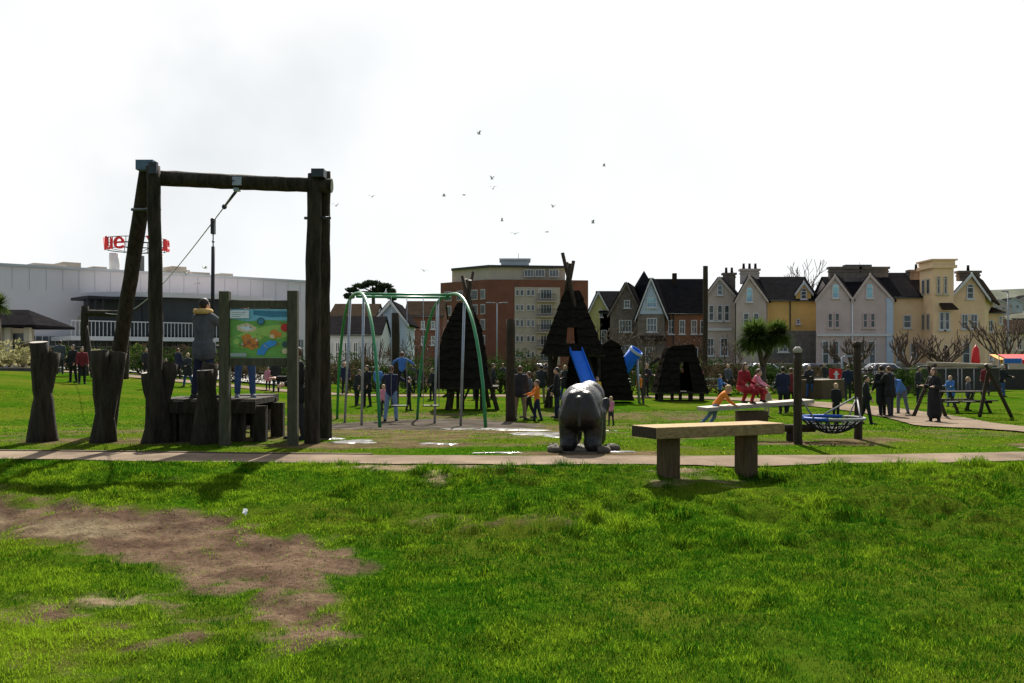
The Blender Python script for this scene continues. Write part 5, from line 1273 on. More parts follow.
for ch, a, sc in (('v', -61, 1.25), ('u', -38, 1.25), ('e', -13, 1.25), ('v', 52, 1.25), ('u', 72, 1.25), ('e', 94, 1.25)):
    cu = bpy.data.curves.new('letter', 'FONT'); cu.body = ch.upper() if ch == 'v' else ch.upper() if 0 else ch; cu.size = 2.25; cu.extrude = .07; cu.align_x = 'CENTER'
    cu.offset = .012
    ob = bpy.data.objects.new('tmp', cu); COL.objects.link(ob); dg = bpy.context.evaluated_depsgraph_get(); dg.update()
    me = bpy.data.meshes.new_from_object(ob.evaluated_get(dg)); bpy.data.objects.remove(ob)
    ra = math.radians(a); pos = Vector((math.sin(ra) * rr, -math.cos(ra) * rr, 2.1))
    Mx = Matrix.Translation(pos) @ Matrix.Rotation(ra, 4, 'Z') @ Matrix.Rotation(math.radians(90), 4, 'X') @ Matrix.Diagonal((1.0, .93 if ch != 'v' else .7, 1, 1))
    me.transform(Mx); me.materials.clear(); me.materials.append(M['red']); lo = bpy.data.objects.new('letter', me); COL.objects.link(lo); lo.parent = sgn

# --- park kiosk with hipped roof, far left
d = 62
k = thing('park_kiosk', 'small cream kiosk with dark hipped roof at the far left', 'kiosk', (X(8, d), d, G(X(8, d), d)))
x0, x1 = X(-40, d), X(30, d); zb = G(X(8, d), d) - .2; ze = Z(325, d)
mb = MB(); mb.box(((x0 + x1) / 2 - .6, d + 2.2, (zb + ze) / 2), (x1 - x0 - 2.0, 3.4, ze - zb)); mb.build('wall', M['flatcream'], k)
mb = MB(); ov = .6; A_ = [(x0 - ov, d - ov, ze), (x1 + ov, d - ov, ze), (x1 + ov, d + 4.4 + ov, ze), (x0 - ov, d + 4.4 + ov, ze)]; zr = Z(308, d)
xr_ = X(11, d); mb.add(A_ + [(X(-20, d), d + 2.2, zr), (xr_, d + 2.2, zr)] + [(p[0], p[1], ze - .15) for p in A_], [(0, 1, 5, 4), (1, 2, 5), (2, 3, 4, 5), (3, 0, 4), (1, 0, 6, 7), (2, 1, 7, 8), (3, 2, 8, 9), (0, 3, 9, 6), (6, 9, 8, 7)]); mb.build('roof', M['roof'], k)
for px in (-10, 8, 27): mb = MB(); x = X(px, d); mb.box((x, d + .1, (zb + ze) / 2 - .08), (.34, .34, ze - zb - .16)); mb.build('pillar', M['flatcream'], k)
mb = MB(); mb.box((X(12, d), d + .45, Z(342, d)), (1.0, .1, 1.1)); mb.build('window', M['glass'], k)

# --- low white range and blue house behind the swing
d = 96
h = hroot('long low white building with slate roof behind the left swing arch', 350, d)
side_roof(h, 320, 381, 334, 319, 378, d, 7, 'offwhite')
for a in range(326, 376, 9): window(h, a, a + 5.5, 342, 362, d, mull=1)
d = 104
h = hroot('pale blue gabled house behind the swing', 391, d)
front_gable(h, 374, 406, 391, 322, 303, 378, d, 9, 'bluewhite')
window(h, 380.5, 384, 313, 324, d, mull=0); window(h, 394, 398, 313, 324, d, mull=0); window(h, 381, 387, 338, 352, d)
d = 125
h = hroot('red brown brick house right of the pale blue gable', 422, d)
side_roof(h, 405, 443, 316, 303, 376, d, 8, 'brick', roof='roofbrown')
for a in (411, 421, 431): window(h, a, a + 4, 321, 329, d); window(h, a, a + 4, 336, 345, d)
d = 112
h = hroot('grey roofed white house left of the pale blue gable', 352, d)
side_roof(h, 330, 375, 317, 306, 376, d, 8, 'offwhite', roof='roofbrown')
for a in (338, 350, 362): window(h, a, a + 4, 320, 328, d)

# ------------------------------------------------------------------ hills
def hill(name, pts, d, depth, m, jit=0):
    mb = MB(); n = len(pts); R = random.Random(5)
    fr_ = [(X(p, d), d, -2) for p, q in pts]; tp = [(X(p, d), d + depth * .5, Z(q, d + depth * .5)) for p, q in pts]; bkk = [(X(p, d), d + depth, -2) for p, q in pts]
    mb.add(fr_ + tp + bkk, [(i, i + 1, n + i + 1, n + i) for i in range(n - 1)] + [(n + i, n + i + 1, 2 * n + i + 1, 2 * n + i) for i in range(n - 1)], 0, True)
    o = mb.build(name, m); o['kind'] = 'structure'
hm = leafmat('wooded hill', (.07, .08, .06), (.16, .16, .13), .06, .1)  # distance haze is put into the leaf colour as grey paleness
hill('hill', [(880, 330), (960, 312), (990, 303), (1010, 300), (1024, 298), (1080, 290), (1200, 286), (1400, 320)], 420, 160, hm)
hill('hill', [(-300, 300), (-60, 288), (60, 290), (160, 300), (300, 322), (420, 330), (520, 345)], 380, 160, hm)
for i, (px, py, w, c) in enumerate([(1000, 305, 11, 'lilac'), (1014, 303, 9, 'offwhite'), (1030, 300, 12, 'lilac'), (988, 309, 8, 'offwhite')]):
    d = 455 + i * 3; t = hroot(['mauve hillside house left of the street lamp', 'white hillside house right of the street lamp', 'mauve hillside house at the right picture edge', 'white hillside house just above the annex'][i], px, d); t.location.z = Z(py + 9, d)
    front_gable(t, px - w, px + w, px, py, py - 5, py + 10, d, 10, c, over=.4)
    window(t, px - 5, px - 2, py + 2, py + 5, d, sill=False); window(t, px + 2, px + 5, py + 2, py + 5, d, sill=False)

# ------------------------------------------------------------------ plants
def branch(mb, p, dr, L, r, depth, R, up=.15, spread=.5, nk=3, minr=.012):
    q = p.copy(); pts = [p.copy()]; d = dr.normalized()
    for i in range(4):
        d = (d + Vector((R.gauss(0, .12), R.gauss(0, .12), up * .3 + R.gauss(0, .06)))).normalized(); q = q + d * L / 4; pts.append(q.copy())
    mb.tube(pts, [max(minr, r * (1 - .14 * i)) for i in range(5)], 6 if r > .04 else 4)
    if depth > 0:
        for k in range(nk + (R.random() < .4)):
            s = pts[R.choice([2, 3, 4, 4])]; nd = (d + Vector((R.gauss(0, spread), R.gauss(0, spread), R.gauss(up, spread * .6)))).normalized()
            branch(mb, s, nd, L * R.uniform(.55, .8), r * .55, depth - 1, R, up, spread, nk, minr)
def tree(label, px, d, hgt, seed, crown=None, lean=0, mult=1, name='bare_tree', tr=.22, limbs=6, fork=.4, cr=1.0, group=None, twigr=.014):
    R = random.Random(seed); x = X(px, d); g = G(x, d); t = thing(name, label, 'tree', (x, d, g), group=group)
    mb = MB(); base = Vector((x, d, g - .1)); top = base + Vector((lean, 0, hgt * fork + .1)); mb.tube([base, base.lerp(top, .3) + Vector((.04, 0, 0)), top], [tr * 1.3, tr, tr * .85], 9, 0, None, .12, seed); tk = mb.build('trunk', M['bark'], t)
    mb = MB()
    for i in range(limbs):
        a = 2 * math.pi * (i + R.random() * .5) / limbs; branch(mb, top - Vector((0, 0, R.uniform(0, .3) * hgt * fork * .5)), Vector((math.cos(a) * cr, math.sin(a) * cr, R.uniform(.5, 1.1))), hgt * (1 - fork) * .55, tr * .5, 3 if not mult else mult, R, .25, .45, 3, twigr)
    mb.build('branches', M['twig'], tk)
    return t
tree('leafless tree showing above the roofs between ochre and lilac houses', 806, 135, 13.8, 3, tr=.3, mult=3, twigr=.03)
for i, (px, d, hh, lab) in enumerate([(853, 70, 3.6, 'bare pollarded street tree before the left lilac gable'), (909, 72, 3.9, 'bare pollarded street tree before the cream side wing'), (944, 70, 4.1, 'widest bare pollarded street tree in front of the tower'), (1005, 72, 5.2, 'bare street tree at the right beside the annex')]):
    tree(lab, px, d, hh, 20 + i, tr=.2, limbs=8, mult=2, fork=.35, cr=1.3, group='bare pollarded street trees', twigr=.03)
for i, (px, d, hh, lab) in enumerate([(655, 64, 2.6, 'thin bare sapling right of the blue tube slide'), (638, 70, 4.0, 'bare bushy sapling behind the blue tube'), (600, 70, 4.6, 'bare sapling in front of the pale yellow house'), (425, 62, 3.6, 'bare sapling between the swing and the left teepee'), (376, 66, 3.2, 'bare sapling in front of the pale blue house'), (735, 74, 3.6, 'bare sapling left of the palm'), (690, 74, 3.4, 'bare sapling in front of the brick range')]):
    tree(lab, px, d, hh, 60 + i, tr=.08, limbs=5, mult=2, fork=.3, group='bare saplings along the far path', twigr=.02)
# palm with two heads
d = 44
x = X(763, d); g = G(x, d); t = thing('cordyline_palm', 'green two headed palm tree with shaggy crowns before the ochre house', 'palm tree', (x, d, g))
heads = [(Vector((X(755, d), d, Z(338, d))), 1.08), (Vector((X(777, d + .4), d + .4, Z(335, d))), .86)]
mb = MB(); f = Vector((x, d, Z(366, d))); mb.tube([(x + .05, d, g - .1), (x, d, (g + f.z) / 2), f], [.16, .13, .13], 9, 0, None, .1, 3)
for hp, r in heads: mb.tube([f, f.lerp(hp, .5) + Vector((0, 0, .1)), hp], [.12, .1, .09], 8)
mb.build('trunk', M['bark'], t)
for hi, (hp, r) in enumerate(heads):
    mb = MB(); R = random.Random(hi + 8)
    for i in range(1500):
        a = R.random() * 2 * math.pi; el_ = R.uniform(-.75, 1.25); L = r * R.uniform(.75, 1.12); dr = Vector((math.cos(a) * math.cos(el_), math.sin(a) * math.cos(el_), math.sin(el_)))
        sd2 = dr.cross(Vector((0, 0, 1))).normalized() if abs(dr.z) < .97 else Vector((1, 0, 0)); w = R.uniform(.02, .036)
        p1 = hp + dr * L * .55; p2 = hp + dr * L + Vector((0, 0, -L * .28 * R.random()))
        mb.add([hp + dr * .1 - sd2 * w * .6, hp + dr * .1 + sd2 * w * .6, p1 + sd2 * w, p1 - sd2 * w, p2], [(0, 1, 2, 3), (3, 2, 4)])
    mb.build('crown', M['palm'], t)
# palm crown beside the kiosk
d = 58
x = X(-2, d); g = G(x, d); t = thing('cordyline_palm', 'green palm crown at the left picture edge above the kiosk roof', 'palm tree', (x, d, g))
mb = MB(); hp = Vector((x, d, Z(305, d))); mb.tube([(x, d, g - .1), hp], [.2, .14], 9); mb.build('trunk', M['bark'], t)
mb = MB(); R = random.Random(77)
for i in range(420):
    a = R.random() * 2 * math.pi; el_ = R.uniform(-.6, 1.3); L = R.uniform(.7, 1.05); dr = Vector((math.cos(a) * math.cos(el_), math.sin(a) * math.cos(el_), math.sin(el_))); sd2 = Vector((-math.sin(a), math.cos(a), 0)); w = .03
    p1 = hp + dr * L * .55; p2 = hp + dr * L + Vector((0, 0, -L * .3 * R.random())); mb.add([hp - sd2 * w * .5, hp + sd2 * w * .5, p1 + sd2 * w, p1 - sd2 * w, p2], [(0, 1, 2, 3), (3, 2, 4)])
mb.build('crown', M['palm'], t)
# umbrella pine
d = 140
x = X(372, d); t = thing('pine_tree', 'dark umbrella pine on the skyline behind the swing', 'tree', (x, d, 0)); 
mb = MB(); mb.tube([(x, d, -.5), (x + .3, d, 6), (X(373, d), d, Z(287, d))], [.45, .35, .2], 8)
R = random.Random(5)
cl = [(352, 290, 7, 2.4), (361, 286, 9, 2.6), (372, 283, 10, 2.8), (384, 286, 9, 2.8), (391, 291, 5, 3), (378, 290, 8, 3), (349, 296, 5, 3), (392, 297, 5, 4)]
for px, py, rx_, rz_ in cl: mb.tube([(X(373, d), d, Z(292, d)), (X(px, d), d + R.uniform(-1, 1), Z(py + 1, d))], [.14, .06], 5)
mb.build('trunk', M['bark'], t)
mb = MB()
for i, (px, py, rx_, rz_) in enumerate(cl): mb.leaves((X(px, d), d, Z(py, d)), (rx_ * d / F, 1.5, rz_ * d / F), 420, .22, i, .2)
mb.build('crown', M['pine'], t)
# shrubs and hedges
def shrub(label, px, d, rx_, ry_, h_, m, n, size, seed, name='shrub', group=None, cat='shrub', clump=14):
    x = X(px, d); g = G(x, d); t = thing(name, label, cat, (x, d, g), group=group)
    R = random.Random(seed); mb = MB()
    for i in range(5): a = R.random() * 6.3; mb.tube([(x, d, g - .05), (x + math.cos(a) * rx_ * .5, d + math.sin(a) * ry_ * .5, g + h_ * .7)], [.03, .012], 5)
    mb.build('stem', M['twig'], t)
    mb = MB(); mb.leaves((x, d, g + h_ * .52), (rx_, ry_, h_ * .52), n, size, seed, .3, clump=clump); mb.build('foliage', M[m], t)
    return t
sh = [(590, 53.5, 2.0, .8, 1.9, 'brownleaf', 'dark brown winter hedge behind the tallest teepee legs'), (632, 53.5, 2.0, .8, 2.0, 'hedge', 'dark hedge stretch just behind the blue tube'), (668, 54.5, 2.1, .8, 1.9, 'hedge', 'dark hedge stretch hidden behind the pyramid hut'), (706, 53.5, 2.1, .8, 1.8, 'brownleaf', 'dark brown hedge stretch at the foot of the tall pole'), (738, 54.5, 2.0, .8, 1.6, 'hedge', 'dark hedge stretch behind the crouching person in red'), (775, 55.5, 2.0, .8, 1.5, 'hedge', 'dark hedge stretch right of the palm trunk'), (815, 55.5, 2.0, .8, 1.5, 'brownleaf', 'dark brown hedge stretch left of the red notice sign'), (855, 56.5, 2.0, .8, 1.5, 'hedge', 'dark hedge stretch behind the right post of the net seat'),
      (500, 55.5, 2.1, .8, 1.9, 'hedge', 'dark hedge stretch left of the lone thick post'), (530, 56.5, 1.7, .8, 1.7, 'brownleaf', 'dark brown hedge stretch above the orange child'), (460, 55.5, 2.1, .8, 1.9, 'brownleaf', 'dark brown hedge stretch behind the left teepee'), (425, 56.5, 2.0, .8, 1.9, 'hedge', 'dark hedge stretch in the right half of the swing'), (385, 54.5, 2.0, .8, 1.7, 'hedge', 'dark hedge stretch in the left half of the swing'), (345, 54.5, 2.0, .8, 1.8, 'brownleaf', 'dark brown hedge stretch behind the first swing pole'), (300, 58, 2.2, .8, 1.7, 'hedge', 'dark hedge stretch at the right leg of the tall frame'), (235, 57, 2.2, .8, 1.6, 'brownleaf', 'dark brown hedge stretch behind the map board'), (180, 57, 2.0, .8, 1.6, 'hedge', 'dark hedge stretch left of the platform'), (140, 56, 1.8, .8, 1.5, 'hedge', 'dark hedge stretch between the two left frame legs'),
      (512, 73, 2.6, .9, 2.5, 'hedge', 'tall dark hedge clump behind the lone thick post'), (612, 73, 2.4, .9, 2.2, 'brownleaf', 'tall brown thicket behind the blue tube'), (664, 73, 2.6, .9, 2.3, 'brownleaf', 'tall brown thicket behind the pyramid hut'), (700, 73, 2.0, .9, 2.5, 'hedge', 'tall dark thicket behind the very tall pole'), (395, 72, 2.6, .9, 2.3, 'brownleaf', 'tall brown thicket behind the swing'), (350, 70, 2.6, .9, 2.1, 'hedge', 'tall dark thicket behind the left swing arch'), (445, 73, 2.4, .9, 2.4, 'hedge', 'tall dark thicket left of the left teepee'), (262, 64, 2.6, .9, 2.0, 'hedge', 'tall dark thicket below the map board'), (158, 62, 2.2, .9, 1.7, 'brownleaf', 'brown thicket between the left frame legs'), (206, 64, 2.4, .9, 1.8, 'hedge', 'tall dark thicket behind the platform'), (770, 69, 2.4, .9, 1.7, 'brownleaf', 'brown thicket below the palm'), (840, 69, 2.0, .9, 1.4, 'hedge', 'dark hedge clump behind the red notice sign'), (5, 54, 2.0, .9, 1.5, 'varieg', 'large cream variegated flowering bush at the left edge under the kiosk'), (22, 53, 1.0, .8, 1.2, 'varieg', 'small cream variegated bush right of the large one'), (68, 55, 1.3, .7, 1.3, 'hedge', 'dark green bush behind the first stump'), (88, 55, 1.2, .7, 1.2, 'varieg', 'pale variegated bush behind the people in the left lawn'),
      (104, 56, 1.2, .7, 1.4, 'hedge', 'dark bush behind the forked stump'), (126, 58, 1.3, .8, 1.5, 'hedgelight', 'light green bush behind the leaning log leg'), (32, 58, 1.2, .8, 1.7, 'brownleaf', 'brown leaved bush behind the kiosk corner'),
      (552, 66, 1.3, .7, 1.0, 'hedgelight', 'bright green low bush left of the blue slide'), (572, 66, 1.2, .7, 1.1, 'hedgelight', 'bright green low bush behind the blue slide'), (537, 67, 1.0, .7, .9, 'hedge', 'dark low bush behind the orange child'), (638, 62, .9, .6, 1.5, 'hedge', 'green upright bush right of the shingle hut'), (650, 63, .6, .5, 1.3, 'brownleaf', 'small brown bush beside the thin grey post'),
      (895, 50, 1.1, .7, 1.35, 'hedge', 'dark green bush behind the bending person'), (915, 52, 1.1, .7, 1.35, 'hedgelight', 'white flecked bush left of the fair haired woman'), (926, 54, .9, .6, 1.2, 'hedge', 'dark bush under the shelter roof'),
      (466, 70, 1.4, .8, 1.5, 'hedge', 'dark bush behind the left teepee'), (408, 68, 1.4, .8, 1.6, 'brownleaf', 'brown winter bush behind the child in blue'), (440, 70, 1.3, .8, 1.5, 'hedge', 'dark bush between the swing arch and left teepee'), (350, 60, 1.4, .8, 1.4, 'hedge', 'dark bush behind the left swing arch'), (376, 62, 1.2, .7, 1.3, 'hedgelight', 'green bush behind the pink child'),
      (725, 66, 1.6, .8, 1.6, 'brownleaf', 'brown winter bush right of the pyramid hut'), (747, 67, 1.4, .8, 1.5, 'hedge', 'dark bush under the palm crown'), (805, 67, 1.5, .8, 1.4, 'brownleaf', 'brown winter bush behind the tall round post'), (712, 69, 1.1, .7, 1.9, 'hedge', 'tall dark bush at the very tall pole'), (280, 62, 1.4, .8, 1.5, 'hedge', 'dark bush right of the map board'), (190, 62, 1.4, .8, 1.4, 'hedge', 'dark bush behind the parka person'), (490, 69, 1.4, .8, 1.7, 'brownleaf', 'brown winter bush right of the left teepee'), (515, 70, 1.5, .8, 1.9, 'hedge', 'dark bush behind the lone thick post'), (880, 72, 1.5, .7, 1.3, 'brownleaf', 'brown bush under the pollarded trees')]
for i, (px, d, a, b, c, m, lab) in enumerate(sh): shrub(lab, px, d, a, b, c, m, 1700 if a > 1.6 else 1100, .085, 300 + i, clump=26 if a > 1.6 else 14)
# tall dark evergreens far right
shrub('large dark evergreen tree behind the annex at the right', 1009, 130, 3.2, 2.5, 8.0, 'pine', 2600, .3, 9, 'evergreen_tree', cat='tree'); shrub('lower dark evergreen at the right edge below the hill', 1030, 128, 3, 2, 6.5, 'pine', 2200, .3, 10, 'evergreen_tree', cat='tree')
shrub('dark reddish tree beside the street lamp', 1000, 126, 1.5, 1.4, 6.8, 'brownleaf', 1200, .25, 14, 'round_tree', cat='tree')

# ------------------------------------------------------------------ walls and fences
def wall(label, p0, d0, p1, d1, z0, h_, th, m, name='garden_wall', cat='wall', cop=None):
    a = Vector((X(p0, d0), d0, 0)); b = Vector((X(p1, d1), d1, 0)); t = thing(name, label, cat, ((a.x + b.x) / 2, (a.y + b.y) / 2, z0))
    mb = MB(); mb.bar((a.x, a.y, z0 + h_ / 2), (b.x, b.y, z0 + h_ / 2), th, h_); mb.build('wall', M[m], t)
    if cop: mb = MB(); mb.bar((a.x, a.y, z0 + h_ + .043), (b.x, b.y, z0 + h_ + .043), th + .1, .08); mb.build('coping', M[cop], t)
    return t
wall('low stone flower bed wall on the far left lawn', -60, 51.5, 62, 51.5, .3, .62, .35, 'stonewall', cop='stonewall')
wall('low stone flower bed wall behind the forked stump', 66, 52, 140, 55, -.1, .62, .35, 'stonewall', cop='stonewall')
wall('long stone boundary wall in front of the grey and ochre houses', 690, 96, 815, 96, -.6, 1.5, .4, 'stonewall', cop='pave')
wall('long stone boundary wall in front of the lilac house and tower', 818, 94, 990, 94, -.6, 1.5, .4, 'stonewall', cop='pave')
wall('stone boundary wall in front of the gabled brick houses', 585, 98, 690, 98, -.6, 1.6, .4, 'stonewall', cop='pave')
wall('dark boarded planter wall at the right behind the picnic table', 905, 56, 1000, 60, -.5, 1.35, .4, 'darkwall', name='planter_wall', cop='stonewall')
wall('brown timber planter behind the net seat', 810, 48, 835, 50, -.5, .95, 1.2, 'plank' if 0 else 'oakleg', name='planter_wall')
wall('green boarded barrier at the right edge', 1000, 62, 1060, 62, -.5, 1.3, .1, 'greenpaint' if 0 else 'darkwall', name='barrier')
def fence(label, p0, p1, d, zt, m, step=1.6, rails=2, name='rail_fence', bars=0):
    x0, x1 = X(p0, d), X(p1, d); g = G((x0 + x1) / 2, d); t = thing(name, label, 'fence', ((x0 + x1) / 2, d, g))
    n = max(2, int((x1 - x0) / step))
    for i in range(n + 1):
        x = x0 + (x1 - x0) * i / n; gg = G(x, d); mb = MB(); mb.box((x, d, gg + zt / 2 - .05), (.09, .09, zt + .1)); mb.build('post', M[m], t)
    for k in range(rails):
        mb = MB(); z = zt * (1 - .45 * k) - .05; mb.bar((x0, d - .06, G(x0, d) + z), (x1, d - .06, G(x1, d) + z), .04, .1); mb.build('rail', M[m], t)
    if bars:
        mb = MB(); k = int((x1 - x0) / bars)
        for i in range(k): x = x0 + (x1 - x0) * i / k; mb.box((x, d - .03, G(x, d) + zt / 2), (.022, .022, zt - .1))
        mb.build('bars', M[m], t)
    return t
fence('pale low rail fence behind the person in red', 690, 845, 55, .85, 'white', 2.2)
fence('black iron railing along the road behind the play huts', 480, 700, 70.5, 1.15, 'black', 2.4, 2, 'iron_railing', .16)
fence('black iron railing along the road in front of the lilac house', 705, 1010, 70.5, 1.15, 'black', 2.4, 2, 'iron_railing', .16)
fence('black railing behind the swing', 335, 470, 66, 1.1, 'black', 2.2, 2, 'iron_railing', .16)
fence('dark railing along the cinema terrace behind the map board', 140, 330, 58, 1.15, 'black', 2.2, 2, 'iron_railing', .18)

# ------------------------------------------------------------------ cars
def car(label, px, d, col, rz=0, L=4.1):
    x = X(px, d); t = thing('parked_car', label, 'car', (x, d, G(x, d) + .06), rz, 'cars parked along the road')
    pm2 = mat('car paint ' + label[:14], col, .25, .05, 3, 0, spec=.6)
    prof = [(-2.05, .28), (-2.08, .62), (-1.95, .86), (-1.55, .93), (-.95, 1.40), (-.5, 1.47), (.55, 1.45), (1.15, 1.0), (1.85, .88), (2.05, .68), (2.06, .28)]
    bm = bmesh.new(); vs = []
    for s in (-1, 1):
        vs.append([bm.verts.new((p[0] * L / 4.1, s * (.84 - (.16 if p[1] > 1.2 else 0)), p[1])) for p in prof])
    n = len(prof); bm.faces.new(vs[0]); bm.faces.new(vs[1][::-1])
    for i in range(n): bm.faces.new((vs[0][(i + 1) % n], vs[0][i], vs[1][i], vs[1][(i + 1) % n]))
    bmesh.ops.bevel(bm, geom=bm.edges[:], offset=.06, segments=2, affect='EDGES')
    bmesh.ops.recalc_face_normals(bm, faces=bm.faces[:])
    me = bpy.data.meshes.new('body'); bm.to_mesh(me); bm.free(); me.materials.append(pm2)
    for p in me.polygons: p.use_smooth = True
    o = bpy.data.objects.new('body', me); COL.objects.link(o); o.parent = t
    for s in (-1, 1):
        mb = MB(); y0, y1 = s * .80, s * .70
        mb.prism([(-1.30, s * .795, .97), (.02, s * .795, .97), (.02, s * .715, 1.38), (-.85, s * .715, 1.38)], (0, s * .02, 0)); mb.prism([(.10, s * .795, .97), (1.0, s * .795, .97), (.52, s * .715, 1.38), (.10, s * .715, 1.38)], (0, s * .02, 0)); mb.build('side_window', M['glass'], t, local=True)
    mb = MB(); mb.prism([(1.22, -.66, .99), (1.22, .66, .99), (.66, .58, 1.41), (.66, -.58, 1.41)], (.03, 0, .03)); mb.build('windscreen', M['glass'], t, local=True)
    mb = MB(); mb.prism([(-1.58, -.62, .98), (-1.58, .62, .98), (-1.06, .56, 1.38), (-1.06, -.56, 1.38)], (-.03, 0, .03)); mb.build('rear_window', M['glass'], t, local=True)
    for wx in (-1.28, 1.28):
        for s in (-1, 1):
            mb = MB(); mb.tube([(wx, s * .70, .31), (wx, s * .89, .31)], .31, 18); w = mb.build('wheel', M['tyre'], t, local=True)
            mb = MB(); mb.tube([(wx, s * .885, .31), (wx, s * .90, .31)], .19, 12); mb.build('rim', M['steel'], w, local=True)
    for s in (-1, 1):
        mb = MB(); mb.ell((2.0, s * .6, .70), (.1, .17, .08), 10); mb.build('headlight', M['white'], t, local=True)
        mb = MB(); mb.ell((-2.02, s * .66, .76), (.07, .13, .1), 10); mb.build('tail_light', M['red'], t, local=True)
    return t
cars = [(487, 75.3, (.16, .22, .30), 'blue grey parked car right of the left teepee'), (540, 75.3, (.6, .6, .6), 'white parked car between the lone post and blue slide'), (718, 75.5, (.10, .10, .11), 'dark grey parked car behind the person in red'), (660, 75.4, (.35, .03, .03), 'dark red parked car behind the pyramid hut'), (760, 81.5, (.45, .46, .48), 'silver parked car on the far kerb behind the palm trunk'), (815, 75.4, (.03, .04, .09), 'navy parked car behind the fair haired child'), (880, 81.5, (.55, .55, .55), 'white parked car on the far kerb behind the close pair'), (453, 75.3, (.03, .03, .035), 'black parked car behind the left teepee')]
for i, (px, d, c, lab) in enumerate(cars): car(lab, px, d, c, 0 if i % 2 else math.pi)

# ------------------------------------------------------------------ right hand furniture
def picnic(label, px, d, rz):
    x = X(px, d); t = thing('picnic_table', label, 'picnic table', (x, d, G(x, d)), rz)
    mb = MB()
    for k in range(5): mb.box((0, -.32 + k * .16, .74), (1.7, .14, .045))
    mb.build('table_top', M['log'], t, local=True)
    for s in (-1, 1):
        mb = MB(); mb.box((0, s * .72, .44), (1.7, .26, .045)); mb.build('bench_seat', M['log'], t, local=True)
        mb = MB(); mb.bar((s * .62, -.75, 0), (s * .62, -.22, .71), .05, .1); mb.bar((s * .62, .75, 0), (s * .62, .22, .71), .05, .1); mb.bar((s * .62, -.8, .39), (s * .62, .8, .39), .045, .09); mb.build('leg_frame', M['log'], t, local=True)
    return t
picnic('dark picnic table with benches right of the long black coat', 962, 36, .15)
d = 33
t = thing('log_swing_frame', 'log swing frame with crossbeam coloured as if sunlit and slanted legs at the right', 'swing frame', (X(960, d), d, G(X(960, d), d)))
for bx, tx in ((979, 991), (1013, 984), (912, 934), (947, 929)):
    log_obj('leg', (X(bx, d), d, G(X(bx, d), d) - .1), (X(tx, d), d + (.1 if bx in (979, 947) else -.1), Z(364, d)), .06, .055, t, bx, 'logmid', k=5, bend=.005)
log_obj('crossbeam', (X(927, d), d, Z(364, d)), (X(992, d), d, Z(366, d)), .075, .07, t, 30, 'pale', k=6, bend=.004)
for px in (952, 968):
    for q in (-.2, .2): mb = MB(); mb.tube([(X(px, d) + q, d, Z(366, d)), (X(px, d) + q, d, G(X(px, d), d) + .5)], .01, 5); mb.build('chain', M['steel'], t)
    mb = MB(); mb.box((X(px, d), d, G(X(px, d), d) + .5), (.44, .2, .04)); mb.build('swing_seat', M['black'], t)
d = 64
t = thing('open_shelter', 'open shelter with dark flat roof behind the log swing', 'shelter', (X(962, d), d, G(X(962, d), d)))
mb = MB(); mb.box((X(962, d), d + 1.2, Z(367, d)), (4.1, 3.2, .2)); mb.build('roof', M['darkclad'], t)
for px in (932.5, 991):
    for dd in (0, 2.5): mb = MB(); x = X(px, d); mb.box((x, d + dd, (Z(367, d) - .1 + G(x, d)) / 2), (.12, .12, Z(367, d) - .05 - G(x, d) - .06)); mb.build('post', M['darkclad'], t)
mb = MB(); mb.box((X(962, d), d + 2.6, Z(378, d)), (3.6, .08, 1.5)); mb.build('back_panel', M['darkwall'], t)
for px, c, n_ in ((955, 'white', 'pale notice sheet pinned in the shelter'), (981, 'orange', 'orange panel inside the shelter'), (946, 'yellowp', 'small yellow panel inside the shelter')):
    mb = MB(); mb.box((X(px, d), d + 2.5, Z(375, d)), (.62, .04, .7)); mb.build('notice_panel', M[c], t)
def stall(label, px0, px1, d, zt, c1, c2):
    x0, x1 = X(px0, d), X(px1, d); t = thing('market_stall', label, 'stall', ((x0 + x1) / 2, d, G(x0, d)))
    g = G(x0, d); z = Z(zt, d); n = 6
    mb = MB()
    for k in range(n):
        a = x0 + (x1 - x0) * k / n; b = x0 + (x1 - x0) * (k + 1) / n
        mb.prism([(a, d - .8, z - .36), (b, d - .8, z - .36), (b, d + .6, z), (a, d + .6, z)], (0, 0, .05), k % 2); mb.prism([(a, d - .82, z - .58), (b, d - .82, z - .58), (b, d - .82, z - .33), (a, d - .82, z - .33)], (0, .03, 0), k % 2)
    mb.build('awning', [M[c1], M[c2]], t)
    mb = MB(); mb.box(((x0 + x1) / 2, d + .2, g + .5), (x1 - x0 - .2, .8, 1.0)); mb.build('counter', M[c1 if c1 != 'red' else 'bluep'], t)
    for x in (x0 + .08, x1 - .08): mb = MB(); mb.tube([(x, d - .7, g), (x, d - .7, z - .37)], .035, 7); mb.tube([(x, d + .58, g), (x, d + .58, z - .02)], .035, 7); mb.build('pole', M['steel'], t)
stall('stall with orange and yellow striped awning at the right', 993, 999.5, 68, 355, 'orange', 'yellowp'); stall('stall with red awning and blue sign at the right edge', 1002, 1034, 66, 355, 'red', 'red')
sb = thing('fascia_sign', 'blue sign board on the red stall awning at the right edge', 'sign', (X(1013, 65), 64.9, Z(361, 65))); mb = MB(); mb.box((X(1013, 64.9), 64.9, Z(361, 64.9)), (1.1, .06, .3)); mb.build('board', M['bluep'], sb); mb = MB(); mb.box((X(1013, 64.9), 64.86, Z(361, 64.9)), (1.2, .03, .36)); mb.v = [(v[0], v[1] + .08, v[2]) for v in mb.v]; mb.build('frame', M['white'], sb)
